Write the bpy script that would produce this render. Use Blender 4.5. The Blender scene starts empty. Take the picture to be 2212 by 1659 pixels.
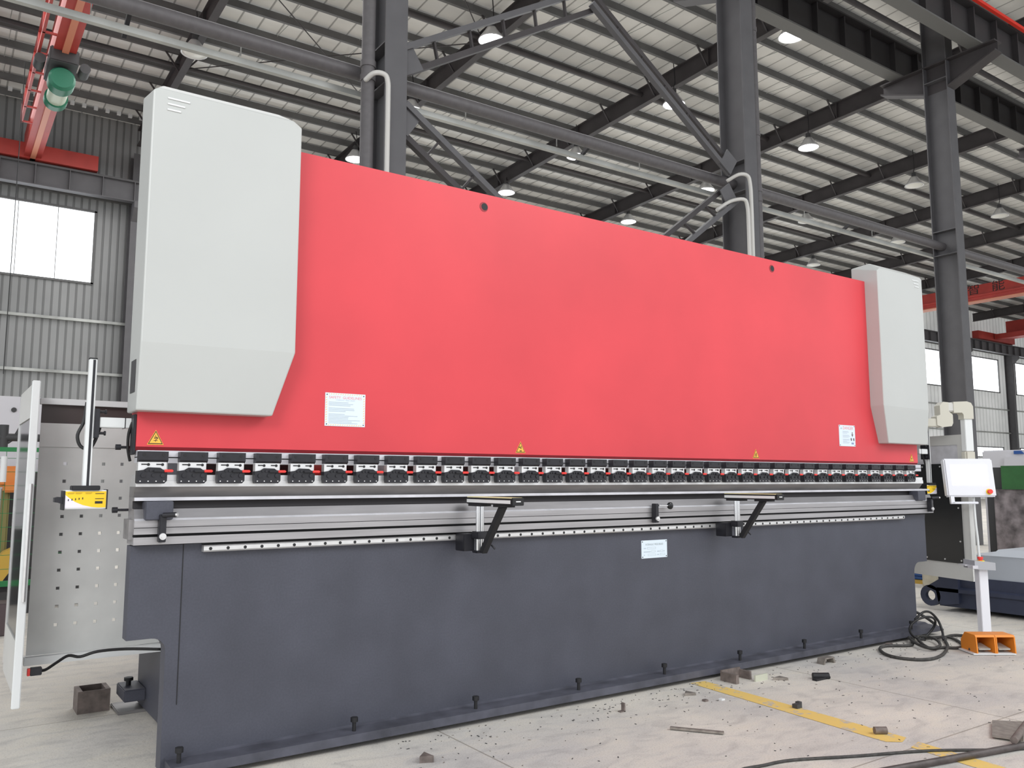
import bpy, bmesh, math, random
from mathutils import Vector, Matrix, Euler
random.seed(7)
PI = math.pi
C = bpy.context.scene.collection
S = bpy.context.scene

# ------------------------------------------------------------------ materials
def mat(name, col, rough=.5, metal=0, nz=0, nscale=8, bump=0, emit=0, ecol=None, spec=.5, stretch=None, n2=0, n2scale=60):
    m = bpy.data.materials.new(name); m.use_nodes = True
    nt = m.node_tree; b = nt.nodes['Principled BSDF']
    b.inputs['Roughness'].default_value = rough; b.inputs['Metallic'].default_value = metal
    b.inputs['Specular IOR Level'].default_value = spec
    c = (*col, 1); b.inputs['Base Color'].default_value = c
    if emit:
        b.inputs['Emission Color'].default_value = (*(ecol or col), 1); b.inputs['Emission Strength'].default_value = emit
    if nz or bump:
        tc = nt.nodes.new('ShaderNodeTexCoord'); mp = nt.nodes.new('ShaderNodeMapping')
        nt.links.new(tc.outputs['Object'], mp.inputs['Vector'])
        if stretch: mp.inputs['Scale'].default_value = stretch
        n = nt.nodes.new('ShaderNodeTexNoise'); n.inputs['Scale'].default_value = nscale; n.inputs['Detail'].default_value = 5
        nt.links.new(mp.outputs[0], n.inputs['Vector'])
        if nz:
            r = nt.nodes.new('ShaderNodeMapRange'); r.inputs[1].default_value = .3; r.inputs[2].default_value = .7
            r.inputs[3].default_value = 1 - nz; r.inputs[4].default_value = 1 + nz
            nt.links.new(n.outputs[0], r.inputs[0])
            mx = nt.nodes.new('ShaderNodeVectorMath'); mx.operation = 'SCALE'; mx.inputs[0].default_value = col
            last = r.outputs[0]
            if n2:
                q = nt.nodes.new('ShaderNodeTexNoise'); q.inputs['Scale'].default_value = n2scale
                nt.links.new(mp.outputs[0], q.inputs['Vector'])
                r2 = nt.nodes.new('ShaderNodeMapRange'); r2.inputs[1].default_value = .35; r2.inputs[2].default_value = .65
                r2.inputs[3].default_value = 1 - n2; r2.inputs[4].default_value = 1 + n2
                nt.links.new(q.outputs[0], r2.inputs[0])
                mm = nt.nodes.new('ShaderNodeMath'); mm.operation = 'MULTIPLY'
                nt.links.new(last, mm.inputs[0]); nt.links.new(r2.outputs[0], mm.inputs[1]); last = mm.outputs[0]
            nt.links.new(last, mx.inputs['Scale']); nt.links.new(mx.outputs[0], b.inputs['Base Color'])
        if bump:
            bp = nt.nodes.new('ShaderNodeBump'); bp.inputs['Strength'].default_value = bump; bp.inputs['Distance'].default_value = .01
            nt.links.new(n.outputs[0], bp.inputs['Height']); nt.links.new(bp.outputs[0], b.inputs['Normal'])
    return m

def ribbed(name, col, axis, pitch, dark=.5, rough=.5, width=.2, emit=0, nz=.12, zgrad=None):
    """sheet metal with ribs every `pitch` metres along an axis, a dark line at each lap"""
    m = mat(name, col, rough); nt = m.node_tree; b = nt.nodes['Principled BSDF']
    tc = nt.nodes.new('ShaderNodeTexCoord'); sp = nt.nodes.new('ShaderNodeSeparateXYZ')
    nt.links.new(tc.outputs['Object'], sp.inputs[0])
    def math_(op, a, bb=None):
        k = nt.nodes.new('ShaderNodeMath'); k.operation = op
        for i, v in enumerate((a, bb)):
            if v is None: continue
            if isinstance(v, (int, float)): k.inputs[i].default_value = v
            else: nt.links.new(v, k.inputs[i])
        return k.outputs[0]
    fr = math_('FRACT', math_('DIVIDE', sp.outputs[axis], pitch))
    tri = math_('ABSOLUTE', math_('SUBTRACT', fr, .5))           # .5 at laps, 0 mid
    line = nt.nodes.new('ShaderNodeMapRange'); line.inputs[1].default_value = .5 - width/2; line.inputs[2].default_value = .5 - width/4
    nt.links.new(tri, line.inputs[0])
    n = nt.nodes.new('ShaderNodeTexNoise'); n.inputs['Scale'].default_value = .35; n.inputs['Detail'].default_value = 3
    nt.links.new(tc.outputs['Object'], n.inputs['Vector'])
    r = nt.nodes.new('ShaderNodeMapRange'); r.inputs[1].default_value = .35; r.inputs[2].default_value = .65
    r.inputs[3].default_value = 1 - nz; r.inputs[4].default_value = 1 + nz; nt.links.new(n.outputs[0], r.inputs[0])
    f = math_('MULTIPLY', math_('SUBTRACT', 1, math_('MULTIPLY', line.outputs[0], dark)), r.outputs[0])
    mx = nt.nodes.new('ShaderNodeVectorMath'); mx.operation = 'SCALE'; mx.inputs[0].default_value = col
    nt.links.new(f, mx.inputs['Scale']); nt.links.new(mx.outputs[0], b.inputs['Base Color'])
    bp = nt.nodes.new('ShaderNodeBump'); bp.inputs['Strength'].default_value = .6; bp.inputs['Distance'].default_value = .03
    nt.links.new(line.outputs[0], bp.inputs['Height']); nt.links.new(bp.outputs[0], b.inputs['Normal'])
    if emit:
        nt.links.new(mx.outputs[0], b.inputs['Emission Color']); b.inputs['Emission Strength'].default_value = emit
    return m

def floor_mat():
    m = mat('concrete_floor', (.5, .48, .45), .75); nt = m.node_tree; b = nt.nodes['Principled BSDF']
    tc = nt.nodes.new('ShaderNodeTexCoord')
    def noise(scale, det, sc=(1, 1, 1), dist=0):
        mp = nt.nodes.new('ShaderNodeMapping'); mp.inputs['Scale'].default_value = sc
        nt.links.new(tc.outputs['Object'], mp.inputs['Vector'])
        n = nt.nodes.new('ShaderNodeTexNoise'); n.inputs['Scale'].default_value = scale; n.inputs['Detail'].default_value = det
        n.inputs['Distortion'].default_value = dist
        nt.links.new(mp.outputs[0], n.inputs['Vector']); return n.outputs[0]
    def ramp(src, stops):
        r = nt.nodes.new('ShaderNodeValToRGB'); e = r.color_ramp.elements
        e[0].position, e[0].color = stops[0][0], (*stops[0][1], 1); e[1].position, e[1].color = stops[-1][0], (*stops[-1][1], 1)
        for p, c in stops[1:-1]:
            k = e.new(p); k.color = (*c, 1)
        nt.links.new(src, r.inputs[0]); return r.outputs[0]
    def mul(a, c, f=1):
        x = nt.nodes.new('ShaderNodeMix'); x.data_type = 'RGBA'; x.blend_type = 'MULTIPLY'; x.inputs[0].default_value = f
        nt.links.new(a, x.inputs[6]); nt.links.new(c, x.inputs[7]); return x.outputs[2]
    base = ramp(noise(.9, 6, dist=.4), [(.3, (.56, .545, .525)), (.5, (.66, .63, .575)), (.7, (.74, .70, .63))])
    mid = ramp(noise(4, 8, (1, 2, 1), .8), [(.3, (.82, .82, .83)), (.5, (1, 1, 1)), (.75, (1.06, 1.04, 1.0))])
    spk = ramp(noise(34, 3, (1, 1.6, 1)), [(.27, (.6, .58, .56)), (.31, (1, 1, 1)), (.74, (1, 1, 1)), (.80, (1.2, 1.15, 1.08))])
    fine = ramp(noise(110, 2), [(.3, (.8, .8, .8)), (.5, (1, 1, 1))])
    c = mul(mul(mul(base, mid), spk), fine)
    # slab joints: large slightly different squares
    br = nt.nodes.new('ShaderNodeTexBrick'); br.offset = 0; br.inputs['Scale'].default_value = 1
    br.inputs['Brick Width'].default_value = 3.1; br.inputs['Row Height'].default_value = 3.3; br.inputs['Mortar Size'].default_value = .006
    br.inputs['Color1'].default_value = (1, 1, 1, 1); br.inputs['Color2'].default_value = (.93, .92, .92, 1); br.inputs['Mortar'].default_value = (.6, .58, .55, 1)
    mp = nt.nodes.new('ShaderNodeMapping'); mp.inputs['Location'].default_value = (.5, .55, 0); nt.links.new(tc.outputs['Object'], mp.inputs['Vector'])
    nt.links.new(mp.outputs[0], br.inputs['Vector'])
    c = mul(c, br.outputs['Color'])
    nt.links.new(c, b.inputs['Base Color'])
    bp = nt.nodes.new('ShaderNodeBump'); bp.inputs['Strength'].default_value = .25; bp.inputs['Distance'].default_value = .01
    nt.links.new(noise(25, 6), bp.inputs['Height']); nt.links.new(bp.outputs[0], b.inputs['Normal'])
    return m

def worn_paint(name, col):
    m = mat(name, col, .7); nt = m.node_tree; b = nt.nodes['Principled BSDF']
    tc = nt.nodes.new('ShaderNodeTexCoord'); n = nt.nodes.new('ShaderNodeTexNoise'); n.inputs['Scale'].default_value = 9; n.inputs['Detail'].default_value = 8
    n.inputs['Roughness'].default_value = .7
    nt.links.new(tc.outputs['Object'], n.inputs['Vector'])
    r = nt.nodes.new('ShaderNodeValToRGB'); e = r.color_ramp.elements
    e[0].position, e[0].color = .40, (.5, .46, .4, 1); e[1].position, e[1].color = .46, (*col, 1)
    nt.links.new(n.outputs[0], r.inputs[0]); nt.links.new(r.outputs[0], b.inputs['Base Color'])
    return m

RED = mat('ram_red_paint', (.69, .060, .075), .42, nz=.09, nscale=.9, spec=.4)  # faint mottle in the colour imitates soft highlights on the ram
RED_DARK = mat('ram_edge_dark_red', (.30, .012, .02), .5)
WHITE = mat('cover_white_paint', (.505, .52, .505), .38, nz=.03, nscale=1.1, bump=.05)
PANELW = mat('panel_light_grey', (.62, .62, .60), .4, nz=.04, nscale=2)
POSTW = mat('post_white', (.78, .80, .80), .45)
INNER = mat('inner_panel_satin', (.74, .75, .73), .42, .1, nz=.2, nscale=1.6)
BASE = mat('base_slate_paint', (.064, .067, .088), .5, nz=.12, nscale=3, n2=.06, n2scale=90, spec=.5)
BASE_WORN = mat('base_foot_worn', (.072, .074, .095), .5, nz=.35, nscale=7, spec=.5)
STEEL = mat('machined_steel', (.42, .41, .42), .42, .6, nz=.14, nscale=2.2, stretch=(.6, 8, 14))
STEEL_L = mat('bright_steel', (.80, .80, .80), .32, .7, nz=.06, nscale=20)
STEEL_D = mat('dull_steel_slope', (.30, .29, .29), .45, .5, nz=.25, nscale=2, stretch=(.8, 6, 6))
GREYPL = mat('galvanised_plate', (.66, .66, .70), .45, .4, nz=.12, nscale=9)
BLACK = mat('black_oxide', (.015, .015, .020), .45, nz=.2, nscale=30)
BLACKM = mat('black_matte', (.012, .012, .014), .6)
BLACKGL = mat('black_gloss', (.006, .007, .009), .12)
RUBBER = mat('cable_rubber', (.016, .016, .017), .5)
RUBBERD = mat('dusty_cable_rubber', (.055, .053, .05), .7, nz=.4, nscale=30)
CHROME = mat('chrome', (.85, .86, .88), .15, 1)
REDP = mat('red_plastic', (.85, .05, .04), .4)
YEL = mat('yellow_label', (.95, .62, .02), .5)
AMBER = mat('warning_amber', (.95, .52, .07), .5)
YELP = mat('yellow_plastic', (.95, .75, .03), .5)
ORANGE = mat('pedal_orange', (.83, .27, .025), .5)
LAV = mat('label_pale', (.82, .78, .88), .5)
PAPER = mat('sign_white', (.72, .82, .90), .5)
INK = mat('ink_black', (.02, .02, .02), .6)
INKG = mat('ink_pale_grey', (.50, .58, .66), .6)
INKR = mat('ink_red', (.85, .25, .28), .6)
INKO = mat('ink_orange', (.95, .62, .3), .6)
PEND = mat('pendant_white', (.80, .81, .86), .4)
BEIGE = mat('arm_beige', (.60, .58, .50), .45)
SCREEN = mat('screen_lit', (.9, .95, .95), .3, emit=1.1, ecol=(.97, 1, 1))
CYAN = mat('screen_marks', (.5, .9, .9), .4, emit=.6)
COLM = mat('column_grey_paint', (.100, .098, .104), .55, nz=.08, nscale=3)
GIRD = mat('girder_brown_grey', (.050, .044, .046), .6, nz=.15, nscale=2)
PURL = mat('purlin_grey', (.125, .125, .125), .6, nz=.12, nscale=2)
PIPE = mat('pipe_grey_paint', (.115, .108, .112), .5, nz=.1, nscale=12)
GALV = mat('galvanised_tray', (.42, .43, .41), .4, .3, nz=.3, nscale=1.2)
PVC = mat('pvc_white', (.62, .61, .58), .45)
CRANE = mat('crane_red_paint', (.42, .045, .035), .5, nz=.12, nscale=1.5)
CRANEL = mat('crane_flange_tan', (.62, .22, .13), .5)
RAILRED = mat('conductor_red', (.85, .04, .02), .5)
BEAMD = mat('runway_beam_dark', (.035, .032, .034), .6)
BEAMG = mat('runway_flange_grey', (.13, .13, .125), .6)
GREENM = mat('hoist_green', (.015, .16, .09), .4)
GREEN = mat('frame_green', (.02, .20, .06), .55)
GREENP = mat('machine_green', (.03, .13, .035), .55, nz=.1)
LITLAMP = mat('lamp_lit', (1, 1, 1), .5, emit=20)
DIMLAMP = mat('lamp_unlit', (.75, .75, .70), .4)
DISH = mat('lamp_dish', (.7, .7, .7), .3, .4)
GLASSL = mat('window_bright', (.9, .95, 1), .3, emit=2.6, ecol=(.93, .97, 1))
CEIL = ribbed('roof_sheet_glow', (.64, .63, .60), 0, .62, .5, .45, .10, emit=.065)  # slight glow added to the sheet to lift the ceiling brightness
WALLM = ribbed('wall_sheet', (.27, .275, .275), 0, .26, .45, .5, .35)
WALLL = ribbed('wall_sheet_pale_glow', (.70, .71, .70), 0, .52, .3, .5, .25, emit=.30)  # pale sheet, with a glow added to brighten the wall
FLOOR = floor_mat()
LINEY = worn_paint('floor_line_yellow', (.80, .57, .17))
RUST = mat('rusty_steel', (.20, .165, .15), .65, .3, nz=.3, nscale=18)
RUSTP = mat('stained_plate', (.24, .21, .215), .6, .3, nz=.6, nscale=7)
SCRAP = mat('scrap_steel', (.30, .27, .24), .5, .5, nz=.25, nscale=25)
TUBEB = mat('raw_tube', (.10, .085, .082), .5, .4, nz=.3, nscale=20)
CREAM = mat('machine_cream', (.66, .65, .68), .5)
TABLEG = mat('table_grey', (.42, .45, .50), .5)
NAVY = mat('bed_navy', (.035, .042, .075), .5, nz=.1)
BLUE = mat('crate_blue', (.02, .09, .33), .5)
OCHRE = mat('robot_ochre', (.60, .38, .06), .5)
ORM = mat('robot_orange', (.72, .24, .05), .5)
DGREY = mat('dark_grey', (.05, .05, .052), .6)
BROWNP = mat('inner_brown_band', (.075, .058, .055), .4)

# ------------------------------------------------------------------ geometry helpers
class M:
    def __init__(s): s.v = []; s.f = []; s.m = []; s.s = []
    def _add(s, vs, fs, mi=0, sm=False):
        n = len(s.v); s.v += [tuple(map(float, v)) for v in vs]
        for f in fs: s.f.append([i + n for i in f]); s.m.append(mi); s.s.append(sm)
        return s
    def box(s, x0, x1, y0, y1, z0, z1, mi=0, bev=0):
        if x0 > x1: x0, x1 = x1, x0
        if y0 > y1: y0, y1 = y1, y0
        if z0 > z1: z0, z1 = z1, z0
        if bev:
            b = min(bev, (x1-x0)/2.1, (y1-y0)/2.1, (z1-z0)/2.1)
            bm = bmesh.new(); bmesh.ops.create_cube(bm, size=1)
            for v in bm.verts: v.co = Vector(((x0+x1)/2 + v.co.x*(x1-x0), (y0+y1)/2 + v.co.y*(y1-y0), (z0+z1)/2 + v.co.z*(z1-z0)))
            bmesh.ops.bevel(bm, geom=bm.edges[:], offset=b, segments=2, affect='EDGES')
            bm.verts.index_update()
            s._add([v.co for v in bm.verts], [[v.index for v in f.verts] for f in bm.faces], mi); bm.free(); return s
        vs = [(x, y, z) for z in (z0, z1) for y in (y0, y1) for x in (x0, x1)]
        return s._add(vs, [(0,2,3,1),(4,5,7,6),(0,1,5,4),(2,6,7,3),(0,4,6,2),(1,3,7,5)], mi)
    def prism(s, poly, axis, a, b, mi=0):
        """poly of 2-D points in the plane normal to axis; x:(y,z) y:(x,z) z:(x,y)"""
        def P(p, t): return (t, p[0], p[1]) if axis == 'x' else (p[0], t, p[1]) if axis == 'y' else (p[0], p[1], t)
        n = len(poly); vs = [P(p, a) for p in poly] + [P(p, b) for p in poly]
        fs = [list(range(n)), list(range(2*n-1, n-1, -1))] + [(i, i+n, (i+1) % n + n, (i+1) % n) for i in range(n)]
        return s._add(vs, fs, mi)
    def cyl(s, p0, p1, r, n=16, mi=0, r1=None, cap=True):
        p0, p1 = Vector(p0), Vector(p1); d = (p1-p0).normalized()
        u = d.cross(Vector((0, 0, 1)) if abs(d.z) < .9 else Vector((1, 0, 0))).normalized(); w = d.cross(u)
        r1 = r if r1 is None else r1
        vs = [p0 + (u*math.cos(2*PI*i/n) + w*math.sin(2*PI*i/n))*r for i in range(n)] + [p1 + (u*math.cos(2*PI*i/n) + w*math.sin(2*PI*i/n))*r1 for i in range(n)]
        s._add(vs, [(i, i+n, (i+1) % n + n, (i+1) % n) for i in range(n)], mi, True)
        if cap: s._add(vs, [list(range(n)), list(range(2*n-1, n-1, -1))], mi)
        return s
    def lathe(s, prof, c, n=24, mi=0):
        vs = []; fs = []
        for r, z in prof:
            vs += [(c[0]+r*math.cos(2*PI*i/n), c[1]+r*math.sin(2*PI*i/n), c[2]+z) for i in range(n)]
        for k in range(len(prof)-1):
            fs += [(k*n+i, k*n+(i+1) % n, (k+1)*n+(i+1) % n, (k+1)*n+i) for i in range(n)]
        return s._add(vs, fs, mi, True)
    def tube(s, pts, r, n=8, mi=0, sub=5, closed=False):
        P = [Vector(p) for p in pts]
        if sub > 1 and len(P) > 2:      # Catmull-Rom
            Q = []
            for i in range(len(P)-1):
                a, b, c, d = P[max(i-1, 0)], P[i], P[i+1], P[min(i+2, len(P)-1)]
                for k in range(sub):
                    t = k/sub
                    Q.append(.5*((2*b) + (c-a)*t + (2*a-5*b+4*c-d)*t*t + (3*b-a-3*c+d)*t**3))
            Q.append(P[-1]); P = Q
        vs = []; u = None
        for i, p in enumerate(P):
            d = (P[min(i+1, len(P)-1)] - P[max(i-1, 0)]).normalized()
            if u is None: u = d.cross(Vector((0, 0, 1)) if abs(d.z) < .9 else Vector((1, 0, 0))).normalized()
            u = (u - d*u.dot(d)).normalized(); w = d.cross(u)
            vs += [p + (u*math.cos(2*PI*k/n) + w*math.sin(2*PI*k/n))*r for k in range(n)]
        fs = [(i*n+k, i*n+(k+1) % n, (i+1)*n+(k+1) % n, (i+1)*n+k) for i in range(len(P)-1) for k in range(n)]
        fs += [list(range(n-1, -1, -1)), list(range((len(P)-1)*n, len(P)*n))]
        return s._add(vs, fs, mi, True)
    def bar(s, p0, p1, w, h, up=(0, 0, 1), mi=0):
        p0, p1 = Vector(p0), Vector(p1); d = (p1-p0).normalized(); u = d.cross(Vector(up)).normalized(); v = u.cross(d)
        vs = [p + u*a*w/2 + v*b*h/2 for p in (p0, p1) for a, b in ((-1,-1),(1,-1),(1,1),(-1,1))]
        return s._add(vs, [(0,1,2,3),(7,6,5,4),(0,4,5,1),(1,5,6,2),(2,6,7,3),(3,7,4,0)], mi)
    def text(s, body, size, mi, fn, align='CENTER', sx=1):
        cu = bpy.data.curves.new('t', 'FONT'); cu.body = body; cu.size = size; cu.align_x = align; cu.align_y = 'CENTER'
        ob = bpy.data.objects.new('t', cu); C.objects.link(ob)
        dg = bpy.context.evaluated_depsgraph_get(); me = bpy.data.meshes.new_from_object(ob.evaluated_get(dg))
        s._add([fn(v.co.x*sx, v.co.y) for v in me.vertices], [list(p.vertices) for p in me.polygons], mi)
        bpy.data.objects.remove(ob); bpy.data.curves.remove(cu); bpy.data.meshes.remove(me); return s
    def build(s, name, mats, parent=None, local=False, recalc=True):
        if not isinstance(mats, (list, tuple)): mats = [mats]
        me = bpy.data.meshes.new(name)
        off = Vector((0, 0, 0)); q = parent
        if not local:
            while q is not None: off += q.location; q = q.parent
        me.from_pydata([Vector(v) - off for v in s.v], [], s.f)
        for m in mats: me.materials.append(m)
        for p, mi, sm in zip(me.polygons, s.m, s.s): p.material_index = mi; p.use_smooth = sm
        if recalc:
            bm = bmesh.new(); bm.from_mesh(me)
            bmesh.ops.recalc_face_normals(bm, faces=bm.faces[:]); bm.to_mesh(me); bm.free()
        o = bpy.data.objects.new(name, me); C.objects.link(o); o.parent = parent
        return o

def tag(o, label=None, cat=None, group=None, kind=None):
    for k, v in (('label', label), ('category', cat), ('group', group), ('kind', kind)):
        if v: o[k] = v
    return o
def thing(name, loc, label, cat, group=None, rz=0):
    o = bpy.data.objects.new(name, None); C.objects.link(o); o.location = loc; o.rotation_euler = (0, 0, rz)
    o.empty_display_size = .1
    return tag(o, label, cat, group)
def struct(o): o['kind'] = 'structure'; return o
def cp(o, parent=None):
    c = o.copy(); C.objects.link(c); c.parent = parent
    for ch in o.children: cp(ch, c)
    return c
ORD = ['first','second','third','fourth','fifth','sixth','seventh','eighth','ninth','tenth','eleventh','twelfth','thirteenth','fourteenth','fifteenth','sixteenth','seventeenth','eighteenth','nineteenth','twentieth','twenty-first','twenty-second','twenty-third','twenty-fourth','twenty-fifth']

# ------------------------------------------------------------------ room
WY = 34.0
def zb(y): return 14.75 - .03*(y-20)            # underside of the roof girders
struct(M()._add([(-40,-30,0),(100,-30,0),(100,WY,0),(-40,WY,0)], [(0,1,2,3)]).build('floor', FLOOR))
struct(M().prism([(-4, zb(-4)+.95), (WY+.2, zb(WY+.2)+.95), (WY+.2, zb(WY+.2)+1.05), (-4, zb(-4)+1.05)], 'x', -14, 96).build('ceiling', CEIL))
# far wall with window openings
BAY = 7.64; X0 = 5.68
wins = []
for k in range(-2, 12):
    xl = X0 + BAY*k
    if k == -2: continue
    wins.append((xl+1.6 if k >= 0 else xl+1.3, xl+BAY-1.25))
ZW = (8.75, 11.55); ZS = (3.35, 4.2)
xb = sorted({-14.0, 96.0} | {a for w in wins for a in w})
zbk = [0, ZS[0], ZS[1], ZW[0], ZW[1], 15.3]
wm = M(); 
for i in range(len(xb)-1):
    inwin = any(abs(xb[i]-w[0]) < 1e-6 for w in wins)
    for j in range(5):
        if j in (1, 3) and inwin: continue
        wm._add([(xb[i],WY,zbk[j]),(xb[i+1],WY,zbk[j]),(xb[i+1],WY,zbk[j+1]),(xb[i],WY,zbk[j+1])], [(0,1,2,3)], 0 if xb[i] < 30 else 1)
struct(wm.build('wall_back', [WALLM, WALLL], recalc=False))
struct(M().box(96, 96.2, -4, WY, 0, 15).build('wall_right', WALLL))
n = 0
for (a, b) in wins:
    for (z0, z1) in (ZW, ZS):
        n += 1
        f = M()
        for q in (a, b-.08): f.box(q, q+.08, WY-.06, WY+.02, z0, z1)
        for q in (z0-.02, z1-.06): f.box(a, b, WY-.06, WY+.02, q, q+.08)
        nm = 4 if z0 > 6 else 6
        for i in range(1, nm): 
            x = a + (b-a)*i/nm; f.box(x-.012, x+.012, WY+.02, WY+.04, z0, z1)
        w = struct(f.build('window_%d' % n, PURL))
        M()._add([(a, WY+.05, z0), (b, WY+.05, z0), (b, WY+.05, z1), (a, WY+.05, z1)], [(0,1,2,3)]).build('pane', GLASSL, w)
# wall girts and columns
for i, z in enumerate((2.9, 5.35, 7.3, 12.0)):
    struct(M().box(-14, 96, WY-.14, WY-.02, z, z+.1).build('trim_%d' % (i+1), GALV if i < 3 else PURL))
for k in range(-1, 12):
    x = X0 + BAY*k
    if k < 0: x = X0 - BAY
    m = M().box(x-.17, x+.17, WY-.62, WY-.60, 0, 13.9).box(x-.17, x+.17, WY-.04, WY-.02, 0, 13.9).box(x-.01, x+.01, WY-.6, WY-.04, 0, 13.9)
    t = thing('wall_column', (x, WY-.3, 0), 'dark steel column against the far window wall, %s counted from the left' % ORD[k+1], 'column', 'columns along the far wall')
    m.build('column_shaft', COLM, t)
    if k >= 7 or k <= 0:
        M().prism([(WY-.6, 11.9), (WY-1.1, 11.9), (WY-1.1, 11.65), (WY-.6, 11.2)], 'x', x-.15, x+.15).build('bracket', COLM, t)
# crane runway on the wall
t = thing('crane_runway_beam', (40, WY-.8, 11.9), 'long dark crane runway beam on brackets along the far wall', 'beam')
m = M().box(-14, 96, WY-.96, WY-.64, 11.9, 11.93).box(-14, 96, WY-.96, WY-.64, 12.65, 12.68).box(-14, 96, WY-.81, WY-.79, 11.93, 12.65)
m.build('beam_body', [COLM], t)
m = M()
for i in range(100): m.box(-13+i*1.09, -13+i*1.09+.03, WY-.96, WY-.81, 11.93, 12.65)
tag(m.build('stiffener', COLM, t), kind='stuff')
M().box(-14, 96, WY-.84, WY-.76, 12.68, 12.76).build('crane_rail', PURL, t)
# row of small lights/brackets at the eave
for i in range(12):
    x = 1.25 + i*.385
    tag(M().prism([(32.5, 14.93), (32.62, 14.93), (32.6, 15.06), (32.52, 15.06)], 'x', x, x+.13).build('eave_clip', POSTW), 'small bright clip hanging in the eave row over the left crane, %s from the left' % ORD[i], 'clip', 'clips along the eave')

# ------------------------------------------------------------------ roof steel
RX = [-1.3, 5.75, 13.2, 19.9, 26.8, 33.9, 40.9, 47.9, 54.9, 61.9, 68.9, 75.9, 82.9]
for i, x in enumerate(RX):
    t = thing('roof_girder', (x, 15, zb(15)), 'dark sloping roof girder spanning toward the far wall, %s from the left' % ORD[i], 'girder', 'roof girders')
    h = .62
    pw = [(-3.5, zb(-3.5)), (WY-.3, zb(WY-.3)), (WY-.3, zb(WY-.3)+h), (-3.5, zb(-3.5)+h)]
    pf = [(-3.5, zb(-3.5)-.02), (WY-.3, zb(WY-.3)-.02), (WY-.3, zb(WY-.3)+.01), (-3.5, zb(-3.5)+.01)]
    M().prism(pw, 'x', x-.012, x+.012).build('web', GIRD, t)
    M().prism(pf, 'x', x-.11, x+.11).build('bottom_flange', GIRD, t)
    M().prism([(a, b+h) for a, b in pf], 'x', x-.11, x+.11).build('top_flange', GIRD, t)
    st = M()
    for y in (13.5, 17.5, 24.2, 29.8): st.box(x-.11, x+.11, y-.012, y+.012, zb(y), zb(y)+h)
    st.build('stiffener', GIRD, t)
    br = M()
    for j in range(4, 24, 2):
        y = 5.6 + 1.2*j
        if y > WY-1: break
        for s_ in (-1, 1): br.bar((x+s_*.02, y, zb(y)+.04), (x+s_*.55, y, zb(y)+h+.12), .05, .05)
    tag(br.build('knee_brace', GIRD, t), kind='stuff')
ny = 24
for j in range(ny):
    y = 5.6 + 1.2*j; z = zb(y) + .66
    if y > WY - .3: break
    m = M().prism([(y-.04, z), (y+.06, z), (y+.06, z+.025), (y-.015, z+.025), (y-.015, z+.205), (y+.07, z+.205), (y+.07, z+.23), (y-.04, z+.23)], 'x', -13, 95)
    tag(m.build('roof_purlin', PURL), 'grey roof purlin under the sheeting, %s back from the front row' % ORD[j], 'purlin', 'roof purlins')
# sag rods between purlins (one pattern on the roof)
m = M()
for bx in range(-1, 13):
    for q in (.33, .66):
        x = RX[0] + 7.0*bx + 7.0*q
        for j in range(0, 23):
            y = 5.6+1.2*j
            if y+1.2 > WY-.3: break
            m.cyl((x+.05*(j % 2), y, zb(y)+.70), (x+.05*(j % 2), y+1.2, zb(y+1.2)+.86), .012, 5)
tag(m.build('sag_rod_net', GALV), 'thin bright sag rods tying the roof purlins together', 'rods', kind='stuff')
for i, (y, r) in enumerate(((20.7, .09), (27.5, .075), (13.2, .09))):
    m = M().cyl((-13, y, zb(y)+.42), (95, y, zb(y)+.42), r, 12)
    tag(m.build('tie_tube', GIRD), ['dark round tie tube under the purlins, midway back in the roof', 'dark round tie tube under the purlins nearest the far wall', 'dark round tie tube under the purlins nearest the viewer'][i], 'tube', 'roof tie tubes')
# cross bracing rods in the left bays
for i, (a, b) in enumerate((((5.75, 13.5), (13.2, 20.7)), ((13.2, 13.5), (5.75, 20.7)), ((5.75, 20.7), (13.2, 27.5)), ((13.2, 20.7), (5.75, 27.5)))):
    m = M().cyl((a[0], a[1], zb(a[1])+.3), (b[0], b[1], zb(b[1])+.3), .018, 6)
    tag(m.build('bracing_rod', GIRD), ['thin roof bracing rod running right and back, near bay', 'thin roof bracing rod running left and back, near bay', 'thin roof bracing rod running right and back, rear bay', 'thin roof bracing rod running left and back, rear bay'][i], 'rod', 'roof bracing rods')

# ------------------------------------------------------------------ interior columns
def column(xc, nm, drains, label):
    t = thing('steel_column', (xc, 10.3, 0), label, 'column')
    zt = zb(10.3) + .3; w = .17
    M().box(xc-w, xc+w, 10.0, 10.022, 0, zt).build('front_flange', COLM, t)
    M().box(xc-w, xc+w, 10.578, 10.6, 0, zt).build('rear_flange', COLM, t)
    M().box(xc-.01, xc+.01, 10.022, 10.578, 0, zt).build('web', COLM, t)
    m = M()
    for z in (6.95, 7.55, 11.4): m.box(xc-w, xc+w, 10.022, 10.578, z, z+.02)
    m.build('stiffener', COLM, t)
    # crane bracket
    M().prism([(8.85, 11.83), (11.75, 11.83), (11.75, 11.60), (10.6, 11.15), (10.0, 11.15), (8.85, 11.60)], 'x', xc-.012, xc+.012).prism([(8.85, 11.83), (11.75, 11.83), (11.75, 11.86), (8.85, 11.86)], 'x', xc-.17, xc+.17).prism([(8.85, 11.58), (10.0, 11.13), (10.0, 11.17), (8.85, 11.62)], 'x', xc-.17, xc+.17).prism([(11.75, 11.58), (10.6, 11.13), (10.6, 11.17), (11.75, 11.62)], 'x', xc-.17, xc+.17).build('crane_bracket', GIRD, t)
    return t
column(4.94, 1, 1, 'grey steel building column rising behind the red plate beside a drainpipe, nearest the left cover')
column(12.44, 2, 1, 'grey steel building column rising behind the right half of the red plate')
column(20.1, 3, 0, 'grey steel building column behind the right white cover, carrying the crane beams')
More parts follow.
